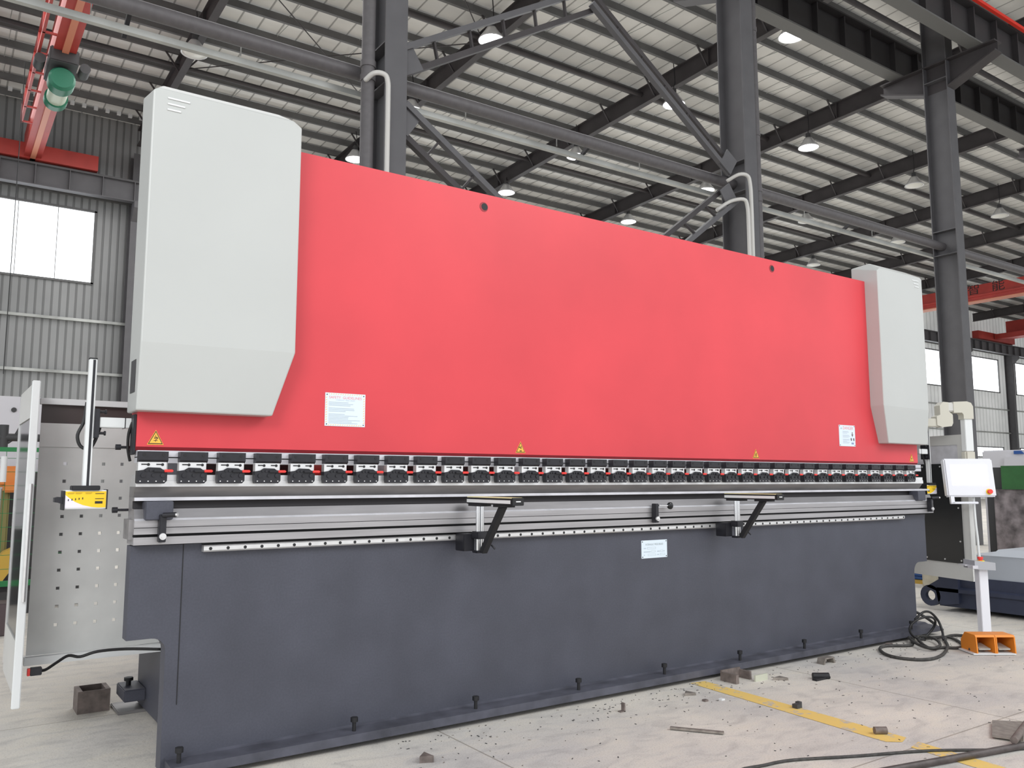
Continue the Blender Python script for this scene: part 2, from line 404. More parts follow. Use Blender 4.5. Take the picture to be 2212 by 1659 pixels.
column(27.6, 4, 0, 'grey steel building column hidden beyond the right one')
column(-2.6, 0, 0, 'grey steel building column far left beyond the machine')
def drain(x, y, r, label, z0=0):
    t = thing('drainpipe', (x, y, z0), label, 'pipe')
    M().cyl((x, y, z0), (x, y, 14.9), r, 16).build('pipe_run', PIPE, t)
    for z in (3.0, 6.95, 7.15, 8.3, 10.5): M().cyl((x, y, z), (x, y, z+.09), r*1.14, 16).build('pipe_collar', PIPE, t)
drain(4.57, 10.12, .092, 'grey vertical drainpipe with collars on the left side of the left column')
drain(13.05, 10.35, .075, 'grey vertical drainpipe behind the right edge of the middle column')
# runway beams over the columns
for y, lab in ((9.3, 'dark crane runway beam on the near side of the column row with a red strip on top'), (11.3, 'dark crane runway beam on the far side of the column row')):
    t = thing('crane_runway_beam', (12, y, 11.9), lab, 'beam')
    M().box(-10, 60, y-.012, y+.012, 11.9, 12.72).build('web', BEAMD, t)
    M().box(-10, 60, y-.17, y+.17, 11.86, 11.9).build('bottom_flange', BEAMG, t)
    M().box(-10, 60, y-.2, y+.2, 12.72, 12.76).build('top_flange', BEAMD, t)
    m = M()
    for i in range(64): m.box(-9.5+i*1.08, -9.46+i*1.08, y-.16, y+.16, 11.9, 12.72)
    tag(m.build('stiffener', BEAMD, t), kind='stuff')
    if y < 10: M().box(-10, 60, y-.34, y-.26, 12.72, 12.80).build('conductor_strip', RAILRED, t)
# long pipes and cable tray through the column row
t = thing('ceiling_pipe', (8, 10.44, 7.2), 'thick grey horizontal pipe running level along the column row', 'pipe')
M().cyl((-9, 10.44, 7.2), (60, 10.44, 7.2), .10, 18).build('pipe_run', PIPE, t)
for x in (1.60, 8.85, 16.4):
    M().bar((x, 10.44, 7.2), (x+.0, 10.85, 7.0), .05, .06).build('stub_arm', BLACK, t)
t = thing('cable_tray', (8, 10.45, 6.95), 'pale galvanised cable tray running below the thick grey pipe', 'tray')
M().box(-9, 60, 10.66, 10.74, 6.98, 7.06).build('tray_channel', GALV, t)
for x in (1.2, 3.0, 6.5, 8.3, 10.2, 15, 17.5): M().cyl((x, 10.70, 7.1), (x, 10.70, 7.40), .008, 6).build('hanger_rod', GALV, t)
# laced braces between the left and middle columns
def brace(a, b, label):
    t = thing('laced_brace', ((a[0]+b[0])/2, 10.3, (a[1]+b[1])/2), label, 'brace')
    q = 10.06/10.3; A, B = Vector((a[0]*q, 10.06, 1.5+(a[1]-1.5)*q)), Vector((b[0]*q, 10.06, 1.5+(b[1]-1.5)*q)); d = (B-A).normalized(); nrm = Vector((-d.z, 0, d.x))
    for s_, yy in ((1, 0), (-1, .14)): M().bar(A+nrm*.15*s_+Vector((0, yy, 0)), B+nrm*.15*s_+Vector((0, yy, 0)), .10, .085).build('chord', COLM if s_ > 0 else GIRD, t)
    L = (B-A).length; k = int(L/.62)
    for i in range(1, k):
        p = A + d*L*i/k; M().bar(p+nrm*.15, p-nrm*.15+Vector((0, .14, 0)), .03, .05, (0, 1, 0)).build('rung', GIRD, t)
    M().bar(A-d*.02, A+d*.3, .02, .42, ).build('gusset', COLM, t)
apex = (8.85, 9.75)
brace((5.15, 7.5), apex, 'laced steel brace rising right from the left column to the peak')
brace((12.25, 7.45), apex, 'laced steel brace falling right from the peak to the middle column like a ladder')
brace((5.15, 6.75), (8.7, 4.35), 'laced steel brace dropping right from the left column behind the red plate')
brace((12.25, 6.95), (8.8, 4.35), 'laced steel brace dropping left from the middle column behind the red plate')
# white conduits
def conduit(pts, label):
    tag(M().tube(pts, .035, 8, sub=4).build('conduit', PVC), label, 'pipe')
conduit([(4.50, 10.05, 6.92), (4.56, 9.9, 6.98), (4.68, 9.85, 6.98), (4.74, 9.85, 6.9), (4.75, 9.85, 6.6), (4.75, 9.85, 5.2), (4.75, 9.85, 0)], 'white plastic conduit with a hooked top on the left column')
conduit([(11.85, 10.1, 7.05), (11.95, 9.9, 7.14), (12.13, 9.85, 7.14), (12.2, 9.85, 7.0), (12.22, 9.85, 6.6), (12.22, 9.85, 5.2), (12.22, 9.85, 0)], 'white plastic conduit bent over at pipe height on the middle column')
conduit([(11.6, 10.15, 6.45), (11.8, 10.0, 6.62), (12.0, 9.85, 6.66), (12.1, 9.85, 6.55), (12.12, 9.85, 6.2), (12.12, 9.85, 5.2), (12.12, 9.85, 0)], 'white plastic conduit with the lower bend on the middle column')

# ------------------------------------------------------------------ lamps
def lamp(x, y, z, lit, label, grp):
    t = thing('high_bay_lamp', (x, y, z), label, 'lamp', grp)
    M().lathe([(.07, .40), (.14, .38), (.20, .28), (.27, .18), (.36, .06), (.385, 0), (.365, 0), (.27, .12)], (x, y, z), 24).build('reflector', DISH, t)
    M().lathe([(.001, -.05), (.20, -.035), (.345, .015), (.35, .04), (.001, .04)], (x, y, z), 24).build('diffuser', LITLAMP if lit else DIMLAMP, t)
    M().cyl((x, y, z+.38), (x, y, z+.56), .09, 12).build('ballast', DGREY, t)
    M().tube([(x, y, z+.55), (x+.02, y, z+.7), (x+.07, y, z+.8), (x+.02, y, zb(y)+.7)], .016, 6, sub=3).build('cord', BLACKM, t)
g1, g2 = 'lit high-bay lamps', 'unlit high-bay lamps'
for (x, y, lit, lab) in (
    (12.34, 18.92, 1, 'lit round high-bay lamp at the upper left, glaring brightest beside the ladder-like brace peak'),
    (12.61, 24.31, 1, 'lit round high-bay lamp just right of the left column at mid height'),
    (12.82, 29.44, 1, 'lit round high-bay lamp just left of the drainpipe above the red plate'),
    (19.25, 13.90, 1, 'lit round high-bay lamp glaring between the middle and right columns near the top'),
    (19.64, 18.89, 1, 'lit round high-bay lamp seen through the rungs of the falling brace'),
    (19.79, 24.28, 1, 'lit round high-bay lamp hanging level with the thick pipe between the columns'),
    (19.86, 29.22, 1, 'lit round high-bay lamp low over the red plate near its left hole'),
    (27.10, 29.27, 1, 'lit round high-bay lamp low over the middle of the red plate'),
    (26.83, 24.04, 1, 'lit round high-bay lamp just left of the middle column below the pipe'),
    (26.48, 18.59, 1, 'lit round high-bay lamp right of the middle column at mid height'),
    (33.45, 18.42, 0, 'unlit high-bay lamp left of the right column'),
    (40.72, 18.37, 0, 'unlit high-bay lamp right of the right column'),
    (5.52, 24.50, 0, 'unlit high-bay lamp above the left white cover'),
    (41.3, 29.0, 0, 'unlit high-bay lamp low over the right hole of the red plate'),
    (33.9, 24.1, 0, 'unlit high-bay lamp behind the cable tray right of the middle column'),
    (40.9, 23.6, 0, 'unlit high-bay lamp behind the pipe left of the right column'),
    (62.0, 25.9, 1, 'lit high-bay lamp under the red crane at the right edge')):
    lamp(x, y, 14.0 if lit or x < 30 else 13.9, lit, lab, g1 if lit else g2)

# ------------------------------------------------------------------ cranes
t = thing('bridge_crane', (2.1, 22, 12.8), 'red overhead crane girder at the upper left with a side walkway', 'crane')
M().box(1.88, 2.42, 10.5, WY-.7, 12.86, 13.75).build('main_girder', CRANE, t)
M().box(2.08, 2.24, 10.5, WY-.7, 12.80, 12.86).build('bottom_rail', CRANEL, t)
M().box(.9, 4.25, WY-1.0, WY-.6, 12.80, 13.35).build('end_truck', CRANE, t)
M().box(.9, 4.25, 11.1, 11.5, 12.80, 13.35).build('near_end_truck', CRANE, t)
m = M().box(1.55, 1.62, 19.5, 30, 12.9, 13.0).box(1.55, 1.62, 19.5, 30, 13.5, 13.56)
for i in range(9): m.box(1.55, 1.60, 19.5+i*1.3, 19.56+i*1.3, 12.9, 13.56).box(1.55, 1.9, 19.5+i*1.3, 19.56+i*1.3, 12.9, 12.95)
m.build('walkway_railing', CRANE, t)
h = thing('hoist', (2.15, 24.6, 12.2), 'green electric hoist with a pale drum hanging under the left red crane', 'hoist')
M().cyl((2.15, 24.4, 12.2), (2.15, 24.8, 12.2), .33, 24).cyl((2.15, 24.3, 12.2), (2.15, 24.4, 12.2), .27, 24, r1=.33).build('motor', GREENM, h)
M().cyl((2.15, 24.8, 12.2), (2.15, 25.7, 12.2), .25, 24).build('drum', mat('drum_pale', (.55, .62, .5), .4), h)
M().cyl((2.15, 25.7, 12.2), (2.15, 26.0, 12.2), .30, 24).build('gearbox', GREENM, h)
M().box(1.8, 2.5, 24.1, 25.6, 12.55, 12.95, bev=.03).cyl((2.7, 24.5, 12.7), (2.7, 25.0, 12.7), .14, 12).cyl((1.62, 24.5, 12.7), (1.62, 25.0, 12.7), .14, 12).build('trolley', DGREY, h)
M().cyl((1.3, 24.8, 12.6), (1.3, 24.8, 4.2), .012, 6).build('pendant_cable', RUBBER, h)

t = thing('bridge_crane', (54, 22, 12.8), 'red overhead crane girder at the right edge with large black characters', 'crane')
M().box(54, 54.6, 10.5, WY-.7, 12.86, 13.86).build('main_girder', CRANE, t)
M().box(53.92, 54.68, 10.5, WY-.7, 12.80, 12.86).build('bottom_flange', CRANEL, t)
M().box(53.9, 54, 10.5, WY-.7, 13.1, 13.22).build('side_rib', CRANE, t)
M().box(52.6, 56.2, WY-1.0, WY-.6, 12.80, 13.35).build('end_truck', CRANE, t)
m = M()
for ch, y, sz in (('智', 26.25, .72), ('能', 24.75, .72), ('广', 27.95, .72)):
    m.text(ch, sz, 0, lambda a, b, y=y: (53.99, y - a*1.15, 13.56 + b*1.0))
m.build('lettering', INK, t, recalc=False)
t = thing('bridge_crane', (71, 24, 13), 'second red crane beam with a hazard striped end, far right beyond the lettered crane', 'crane')
M().box(71.5, 72.2, 10.5, WY-1.6, 13.0, 14.4).build('main_girder', CRANE, t)
m = M()
for i in range(8):
    y = WY-3.0-i*.5; m.prism([(y, 13.1), (y-.25, 13.1), (y-.75, 14.3), (y-.5, 14.3)], 'x', 71.46, 71.5)
m.build('hazard_stripes', YELP, t)
M().box(68, 74, WY-1.1, WY-.6, 12.80, 13.4).build('end_truck', CRANE, t)
M().box(70.4, 71.0, 12, WY-1.2, 12.9, 13.3).build('walkway', CRANE, t)

# ------------------------------------------------------------------ PRESS BRAKE
XL, XR = .85, 8.28
pb = thing('press_brake', (4.6, 4.65, 0), 'huge hydraulic press brake with red ram, white end covers and slate grey bed', 'machine')
def arc(cx, cz, r, a0, a1, n=6): return [(cx+r*math.cos(a0+(a1-a0)*i/n), cz+r*math.sin(a0+(a1-a0)*i/n)) for i in range(n+1)]
# bed front plate: notched lower corners
poly = [(XL, 1.165), (XL, .695)] + arc(.97, .625, .07, PI/2, 0) + [(1.04, .03), (8.04, .03)] + [(8.04, .56)] + arc(8.13, .6, .09, PI, PI/2) + [(XR, .69), (XR, 1.165)]
M().prism(poly, 'y', 4.65, 4.75).build('bed_plate', BASE, pb)
m = M().prism([(4.51, .034), (4.75, .034), (4.75, .10), (4.66, .10), (4.63, .088), (4.51, .082)], 'x', 1.06, 8.2)
m.build('foot_flange', BASE_WORN, pb)
for x in (1.11, 2.06, 2.875, 3.70, 4.51, 5.34, 6.155, 6.97, 7.79):
    M().cyl((x, 4.565, .075), (x, 4.565, .135), .011, 10).cyl((x, 4.565, .135), (x, 4.565, .16), .021, 6).build('anchor_bolt', BLACKM, pb)
m = M().box(1.105, 1.109, 4.6475, 4.651, .35, 1.165); m.build('weld_seam', BLACKM, pb)
# side C frames
for x0, x1 in ((1.22, 1.30), (7.76, 7.84)):
    M().prism([(4.75, .03), (6.2, .03), (6.2, 3.3), (4.9, 3.3), (4.9, 1.75), (5.35, 1.7), (5.35, 1.25), (4.75, 1.1)], 'x', x0, x1).build('side_frame', BASE, pb)
t1 = M().box(1.09, 1.22, 5.93, 6.2, .09, .165, bev=.006).build('anchor_foot', BASE, pb)
M().cyl((1.14, 6.08, .16), (1.14, 6.08, .20), .016, 10).cyl((1.14, 6.08, .195), (1.14, 6.08, .215), .03, 6).build('anchor_nut', BLACKM, t1)
# table / die rail stack
prof = [(4.76, 1.172), (4.59, 1.172), (4.59, 1.211), (4.62, 1.212), (4.62, 1.224), (4.59, 1.225), (4.59, 1.256), (4.594, 1.257), (4.594, 1.259), (4.59, 1.26), (4.59, 1.294), (4.60, 1.304), (4.62, 1.352), (4.66, 1.354), (4.665, 1.392), (4.62, 1.394), (4.62, 1.411), (4.76, 1.411)]
mm = M(); n_ = len(prof); a, b = .85, 8.345
dark = {2: 1, 3: 1, 4: 1, 7: 1, 12: 2, 13: 2, 10: 4, 11: 3, 15: 4}  # shade in recess and slope, and edge highlights, painted per face
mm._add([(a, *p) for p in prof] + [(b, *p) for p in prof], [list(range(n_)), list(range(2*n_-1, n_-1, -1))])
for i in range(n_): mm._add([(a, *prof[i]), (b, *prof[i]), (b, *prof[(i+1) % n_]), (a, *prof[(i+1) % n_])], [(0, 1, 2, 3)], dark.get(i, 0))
mm.build('lower_table', [STEEL, BLACKM, mat('recess_shade_steel', (.035, .032, .035), .6, .2), mat('slope_shade_steel', (.20, .195, .20), .45, .5, nz=.2, nscale=2, stretch=(.8, 6, 6)), GREYPL], pb)
M().prism([(4.76, 1.411), (4.655, 1.411), (4.612, 1.466), (4.76, 1.466)], 'x', .85, 8.21).prism([(4.76, 1.466), (4.605, 1.466), (4.605, 1.496), (4.61, 1.498), (4.61, 1.527), (4.70, 1.527), (4.76, 1.47)], 'x', .85, 8.21, 1).build('lower_die', [STEEL_D, STEEL_L], pb)  # brighter steel on the die front paints in an edge highlight
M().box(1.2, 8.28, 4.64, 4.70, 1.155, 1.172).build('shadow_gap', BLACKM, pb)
M().box(.83, .85, 4.62, 4.76, 1.20, 1.30).build('end_plate', STEEL_D, pb)
m = M().prism([(4.65, 1.122), (4.612, 1.122), (4.605, 1.130), (4.605, 1.150), (4.612, 1.157), (4.65, 1.157)], 'x', 1.2, 7.845)
k = 0
while 1.235 + .0915*k < 7.83: x = 1.235+.0915*k; m.cyl((x, 4.6035, 1.139), (x, 4.606, 1.139), .0088, 10, 1); k += 1
m.build('linear_rail', [STEEL_L, BLACKM], pb)
# ram
m = M().prism([(4.65, 1.672), (4.672, 1.655), (4.80, 1.655), (4.80, 3.445), (4.65, 3.445)], 'x', XL, 8.212)
ram = m.build('ram_plate', [RED], pb)
M().prism([(4.6495, 1.6725), (4.672, 1.6545), (4.70, 1.6545), (4.70, 1.6525), (4.6705, 1.6525)], 'x', XL, 8.212).build('ram_lower_edge', RED_DARK, pb)
for x, z in ((2.974, 3.353), (6.014, 3.367)):
    M().cyl((x, 4.6488, z), (x, 4.6496, z), .034, 20, 0).cyl((x+.006, 4.6482, z+.002), (x+.006, 4.6486, z+.002), .025, 20, 1).build('lifting_hole', [RED_DARK, BLACKM], pb)
# punch holder strips
M().box(.855, 8.2, 4.615, 4.70, 1.62, 1.6525).box(.855, 8.2, 4.63, 4.70, 1.614, 1.62, 1).box(.855, 8.2, 4.615, 4.70, 1.588, 1.614).build('punch_beam', [GREYPL, BLACKM], pb)
M().box(1.3, 7.76, 5.4, 5.48, 1.48, 1.60).box(1.32, 7.7, 5.36, 5.40, 1.50, 1.54).build('back_gauge', DGREY, pb)
bg0 = None
for x in (2.02, 2.45, 3.6, 5.1, 6.4): M().box(x, x+.03, 5.0, 5.4, 1.50, 1.62).build('gauge_finger', REDP if x < 2.3 else GREYPL, pb)
# clamps
K0 = .848
def clamp0():
    x = K0
    lo = M()
    lo.prism([(x, 1.487), (x+.004, 1.482), (x+.130, 1.482), (x+.143, 1.496), (x+.143, 1.546), (x+.125, 1.551), (x+.108, 1.563), (x+.05, 1.565), (x+.030, 1.552), (x, 1.547)], 'y', 4.565, 4.615)
    for dx, r in ((.027, .0115), (.075, .008), (.121, .0115)): lo.cyl((x+dx, 4.559, 1.524), (x+dx, 4.566, 1.524), r, 12)
    for i in range(4): lo.cyl((x+.014+i*.038, 4.563, 1.494), (x+.014+i*.038, 4.566, 1.494), .0035, 8, 1)
    for dx in (.042, .062): lo.cyl((x+dx, 4.560, 1.549), (x+dx, 4.566, 1.549), .007, 10)
    o = lo.build('tool_clamp', [BLACK, STEEL_L], pb)
    M().box(x+.003, x+.140, 4.575, 4.615, 1.545, 1.592).box(x+.018, x+.045, 4.573, 4.576, 1.577, 1.583, 1).cyl((x+.052, 4.573, 1.579), (x+.052, 4.576, 1.579), .0075, 10, 1).box(x+.09, x+.115, 4.573, 4.576, 1.577, 1.583, 1).cyl((x+.120, 4.573, 1.579), (x+.120, 4.576, 1.579), .0075, 10, 1).build('slotted_plate', [STEEL_L, BLACKM], o)
    ub = M().prism([(4.615, 1.590), (4.58, 1.590), (4.562, 1.602), (4.562, 1.646), (4.615, 1.646)], 'x', x+.004, x+.145)
    for dx in (.028, .121): ub.cyl((x+dx, 4.5605, 1.629), (x+dx, 4.563, 1.629), .0085, 12, 1)
    ub.build('upper_block', [BLACK, BLACKM], o)
    M().box(x+.075, x+.128, 4.552, 4.562, 1.541, 1.553, bev=.003).build('lever_arm', BLACK, o)
    M().box(x+.124, x+.170, 4.549, 4.563, 1.540, 1.554, bev=.004).build('lever_grip', REDP, o)
    return o
c0 = clamp0()
for k in range(1, 36):
    c = cp(c0, pb); c.location.x = k*(.1988 if k < 14 else .1988 + (k-13)/22*.0017)
# covers: front face polygon + chamfers
def cover(x0, x1, side):
    # side=-1: left cover (slant on its right edge), +1: right cover (slant on its left edge)
    yf, ybk = 4.51, 4.79
    s_ = -side   # direction toward the machine centre
    xo, xi = (x0, x1) if side < 0 else (x1, x0)     # outer / inner edge
    c = .022; ct = .045
    ring_f = [(xo, 2.2), (xo, 3.555-.01), (xo+s_*c*1.2, 3.56), (xi-s_*.05, 3.56), (xi, 3.53), (xi, 2.21)]
    low_f = [(xo-s_*.004, 1.852), (xi-s_*.112, 1.852)]
    vs = []; fs = []
    # front upper
    up = [(p[0], yf, p[1]) for p in ring_f]; lo = [(xo-s_*.0, yf+.035, 1.852), (xi-s_*.108, yf+.035, 1.852)]
    back = [(xo, ybk, 1.852), (xo, ybk, 3.60), (xo+s_*.07, ybk-.14, 3.64), (xi-s_*.09, ybk-.14, 3.64), (xi, ybk, 3.60), (xi, ybk, 2.21), (xi-s_*.108, ybk, 1.852)]
    mesh = M()
    V = up + lo + back
    # idx: up 0..5, lo 6,7, back 8..14
    F = [(0, 1, 2, 3, 4, 5), (0, 5, 7, 6),
         (8, 9, 1, 0, 6),            # outer side
         (9, 10, 2, 1), (10, 11, 3, 2), (11, 12, 4, 3),    # top chamfers
         (12, 13, 5, 4), (13, 14, 7, 5), (14, 8, 6, 7), (10, 9, 12, 11), (9, 8, 14, 13, 12)]
    mesh._add(V, F)
    o = mesh.build('end_cover', WHITE, pb)
    bv = o.modifiers.new('b', 'BEVEL'); bv.width = .008; bv.segments = 2; bv.limit_method = 'ANGLE'; bv.angle_limit = .15
    for i, (zz, w) in enumerate(((3.515, .112), (3.483, .088), (3.452, .068))):
        xa = xo + s_*.072
        M().prism([(min(xa, xa+s_*w), zz-.004-(.0)), (max(xa, xa+s_*w), zz-.004), (max(xa, xa+s_*w), zz+.004), (min(xa, xa+s_*w), zz+.004)], 'y', yf-.005, yf+.002).build('vent_louvre', POSTW, o)
    return o
cl = cover(.822, 1.632, -1); cr = cover(7.43, 8.225, 1)
# small opening on the outer side of the left cover
M().box(.8195, .8215, 4.60, 4.72, 1.95, 2.12).build('side_slot', DGREY, cl)
# stop blocks on the table
M().box(.895, 1.03, 4.565, 4.66, 1.298, 1.392, bev=.004).build('stop_block', BASE, pb)
M().box(8.03, 8.17, 4.565, 4.66, 1.298, 1.392, bev=.004).build('stop_block', BASE, pb)
# black proximity knobs at the left
for z in (1.672, 1.345):
    M().cyl((.855, 4.78, z), (.80, 4.78, z), .007, 10).cyl((.80, 4.78, z), (.775, 4.78, z), .015, 12).build('side_knob', BLACK, pb)
M().box(.836, .85, 4.66, 4.74, 1.63, 1.84, bev=.003).build('hinge_bracket', BLACK, pb)
M().tube([(.84, 4.72, 1.80), (.828, 4.74, 1.74), (.832, 4.76, 1.66), (.848, 4.78, 1.60)], .008, 6).build('side_hose', RUBBER, pb)
# right end gear
M().box(8.225, 8.30, 4.72, 4.84, 1.25, 1.86, bev=.006).build('end_bracket', BLACKM, pb)
M().tube([(8.3, 4.7, 1.40), (8.36, 4.72, 1.30), (8.37, 4.74, 1.1), (8.34, 4.76, .95)], .035, 8).build('end_hose', DGREY, pb)
# tank behind
M().box(1.4, 7.6, 5.9, 6.3, 3.0, 3.4).build('oil_tank', BASE, pb)

# signs
def plate(x0, x1, z0, z1, y=4.65):
    return M().box(x0, x1, y-.0025, y, z0, z1)
def fn(y): return lambda cx, cz: (lambda a, b: (cx+a, y, cz+b))
YS = 4.6470
m = plate(1.87, 2.126, 1.817, 2.014)
for x, z in ((1.881, 2.003), (2.115, 2.003), (1.881, 1.828), (2.115, 1.828)): m.cyl((x, YS-.001, z), (x, YS, z), .0035, 10, 1)
m.text('SAFETY  GUIDELINES', .0225, 2, fn(YS)(1.998, 1.987))
m.text('HYDRAULIC  PRESS  BRAKE', .010, 3, fn(YS)(1.998, 1.972))
rnd = random.Random(3)
for i in range(15):
    z = 1.957 - i*.0088
    if i in (3, 7): continue
    L = rnd.uniform(.10, .20); m.box(1.893, 1.893+L, YS-.0005, YS, z, z+.0035, 3)
for i in range(15):
    x = 1.889 + i*.0148
    for z in (2.0045, 1.8215): m.prism([(x, z), (x+.006, z), (x+.010, z+.006), (x+.004, z+.006)], 'y', YS-.0004, YS, 4)
for i in range(11):
    z = 1.836 + i*.0145
    for x in (1.874, 2.113): m.prism([(x, z), (x+.008, z+.004), (x+.008, z+.010), (x, z+.006)], 'y', YS-.0004, YS, 4)
tag(m.build('safety_sign', [PAPER, INK, INKR, INKG, INKO], pb, recalc=False), 'white SAFETY GUIDELINES plate with striped border')
m = plate(6.9, 7.15, 1.814, 2.011)
for x, z in ((6.91, 2.002), (7.14, 2.002), (6.91, 1.824), (7.14, 1.824)): m.cyl((x, YS-.001, z), (x, YS, z), .0045, 10, 1)
m.text('DANGER', .042, 2, fn(YS)(7.04, 1.983), sx=.95)
m.prism([(6.92, 1.972), (6.95, 1.972), (6.935, 1.995)], 'y', YS-.0004, YS, 3)
for i in range(13):
    z = 1.952 - i*.0092
    if i in (3, 7): continue
    m.box(6.955, 6.955+rnd.uniform(.06, .12), YS-.0005, YS, z, z+.0035, 3)
m.cyl((7.105, YS-.001, 1.940), (7.105, YS, 1.940), .007, 10, 4).prism([(7.092, 1.930), (7.118, 1.930), (7.112, 1.912), (7.105, 1.905), (7.098, 1.912)], 'y', YS-.001, YS, 4)
for x in (7.085, 7.125): m.prism([(x-.010, 1.890), (x+.006, 1.893), (x+.010, 1.872), (x+.002, 1.864), (x-.008, 1.872)], 'y', YS-.001, YS, 4)
m.box(7.088, 7.122, YS-.001, YS, 1.834, 1.850, 5)
tag(m.build('danger_sign', [PAPER, INK, INKR, INKG, mat('picto_brown', (.16, .12, .12), .6), mat('picto_blue', (.25, .32, .5), .6)], pb, recalc=False), 'white DANGER plate with pictograms')
m = plate(4.38, 4.645, .918, 1.05)
for x, z in ((4.39, 1.04), (4.635, 1.04), (4.39, .928), (4.635, .928)): m.cyl((x, YS-.001, z), (x, YS, z), .0045, 10, 1)
m.text('HYDRAULIC PRESS BRAKE', .0205, 2, fn(YS)(4.512, 1.018), sx=.78)
def frame(m, x0, x1, z0, z1, mi, w=.0008):
    for a in ((x0, x1, z0, z0+w), (x0, x1, z1-w, z1), (x0, x0+w, z0, z1), (x1-w, x1, z0, z1)): m.box(a[0], a[1], YS-.0005, YS, a[2], a[3], mi)
frame(m, 4.44, 4.525, .985, .998, 2); frame(m, 4.445, 4.525, .935, .948, 2); frame(m, 4.57, 4.62, .935, .948, 2); frame(m, 4.48, 4.52, .960, .973, 2); frame(m, 4.572, 4.60, .960, .973, 2)
for x, z, w in ((4.402, .988, .026), (4.402, .962, .07), (4.402, .938, .01), (4.54, .962, .026), (4.54, .938, .018), (4.606, .962, .012)): m.box(x, x+w, YS-.0005, YS, z, z+.007, 3)
tag(m.build('name_plate', [PAPER, INK, mat('ink_grey', (.28, .34, .36), .6), INKG], pb, recalc=False), 'white HYDRAULIC PRESS BRAKE name plate')
def warn(xc, zc, picto):
    w, h, y = .041, .077, 4.6478
    t = lambda f, zo: [(xc-w*f, zc-h/2+zo), (xc+w*f, zc-h/2+zo), (xc, zc+h/2-(1-f)*h+zo)]
    m = M().prism(t(1.0, 0), 'y', y, 4.65, 0).prism(t(.90, .0035), 'y', y-.0006, y, 1).prism(t(.74, .008), 'y', y-.0012, y-.0006, 0)
    y -= .0014
    if picto == 0:
        m.box(xc-.001, xc+.001, y-.0005, y, zc-.024, zc-.010, 1).box(xc-.010, xc+.010, y-.0005, y, zc-.018, zc-.0155, 1).bar((xc-.008, y, zc-.006), (xc+.010, y, zc-.002), .0006, .004, mi=1).bar((xc+.002, y, zc-.013), (xc+.012, y, zc-.003), .0006, .003, mi=1).box(xc-.009, xc+.008, y-.0005, y, zc+.0, zc+.0025, 1).box(xc-.001, xc+.001, y-.0005, y, zc+.002, zc+.013, 1)
    elif picto == 1:
        m.box(xc-.009, xc+.009, y-.0005, y, zc-.028, zc-.022, 1).bar((xc-.016, y, zc+.004), (xc-.002, y, zc-.006), .0006, .006, mi=1).box(xc+.001, xc+.006, y-.0005, y, zc-.012, zc+.010, 1)
    elif picto == 2:
        m.bar((xc-.014, y, zc-.026), (xc-.006, y, zc+.002), .0006, .006, mi=1).box(xc+.003, xc+.008, y-.0005, y, zc-.026, zc+.008, 1).box(xc-.002, xc, y-.0005, y, zc-.026, zc-.002, 1)
    else:
        m.bar((xc-.004, y, zc-.026), (xc+.004, y, zc+.0), .0006, .008, mi=1).bar((xc-.012, y, zc-.008), (xc+.006, y, zc+.0), .0006, .006, mi=1)
    tag(m.build('warning_triangle', [AMBER, INK], pb, recalc=False), 'amber triangle warning sticker with black pictogram')
for i, x in enumerate((.943, 3.278, 5.715, 8.10)): warn(x, 1.722 if i else 1.722, i)

# ------------------------------------------------------------------ front support arms
def support(dx, label):
    t = thing('support_arm', (2.8+dx, 4.45, 1.05), label, 'support arm', 'front sheet supports on the rail')
    X = 2.79+dx
    M().box(X, X+.085, 4.05, 4.55, 1.352, 1.392, bev=.002).build('shelf_bar', BLACKM, t)
    M().box(X-.0015, X+.001, 4.06, 4.545, 1.361, 1.381).build('side_strip', POSTW, t)
    M().box(X+.004, X+.081, 4.055, 4.55, 1.391, 1.397).build('brush_top', mat('brush_pale_yellow', (.85, .80, .45), .7), t)
    M().box(X, X+.085, 4.040, 4.052, 1.350, 1.396, bev=.003).box(X+.026, X+.060, 4.0385, 4.040, 1.370, 1.377, 1).build('end_cap', [BLACKM, STEEL_L], t)
    M().box(X+.0, X+.075, 4.38, 4.53, 1.338, 1.352).build('mount_plate', BLACKM, t)
    M().box(X+.01, X+.075, 4.12, 4.26, 1.338, 1.352).build('mount_plate', BLACKM, t)
    for xx in (X+.028, X+.058): M().cyl((xx, 4.46, 1.065), (xx, 4.46, 1.345), .0145, 14).build('chrome_post', CHROME, t)
    M().box(X+.005, X+.082, 4.43, 4.50, 1.135, 1.182, bev=.005).build('post_collar', BLACK, t)
    M().box(X+.005, X+.07, 4.43, 4.49, 1.050, 1.066, bev=.003).build('post_foot', BLACK, t)
    M().bar((X+.045, 4.20, 1.345), (X+.045, 4.42, 1.06), .036, .036, (1, 0, 0)).build('diagonal_brace', BLACKM, t)
    M().box(X-.05, X+.03, 4.50, 4.602, 1.06, 1.165, bev=.004).build('carriage', BLACK, t)
    M().cyl((X+.085, 4.47, 1.155), (X+.115, 4.45, 1.155), .008, 8).cyl((X+.09, 4.40, 1.10), (X+.105, 4.38, 1.075), .006, 8).build('lock_lever', BLACK, t)
    return t
support(0, 'black front support arm with chrome posts, left one, below the middle of the clamps')
support(2.40, 'black front support arm with chrome posts, right one, beyond the name plate')

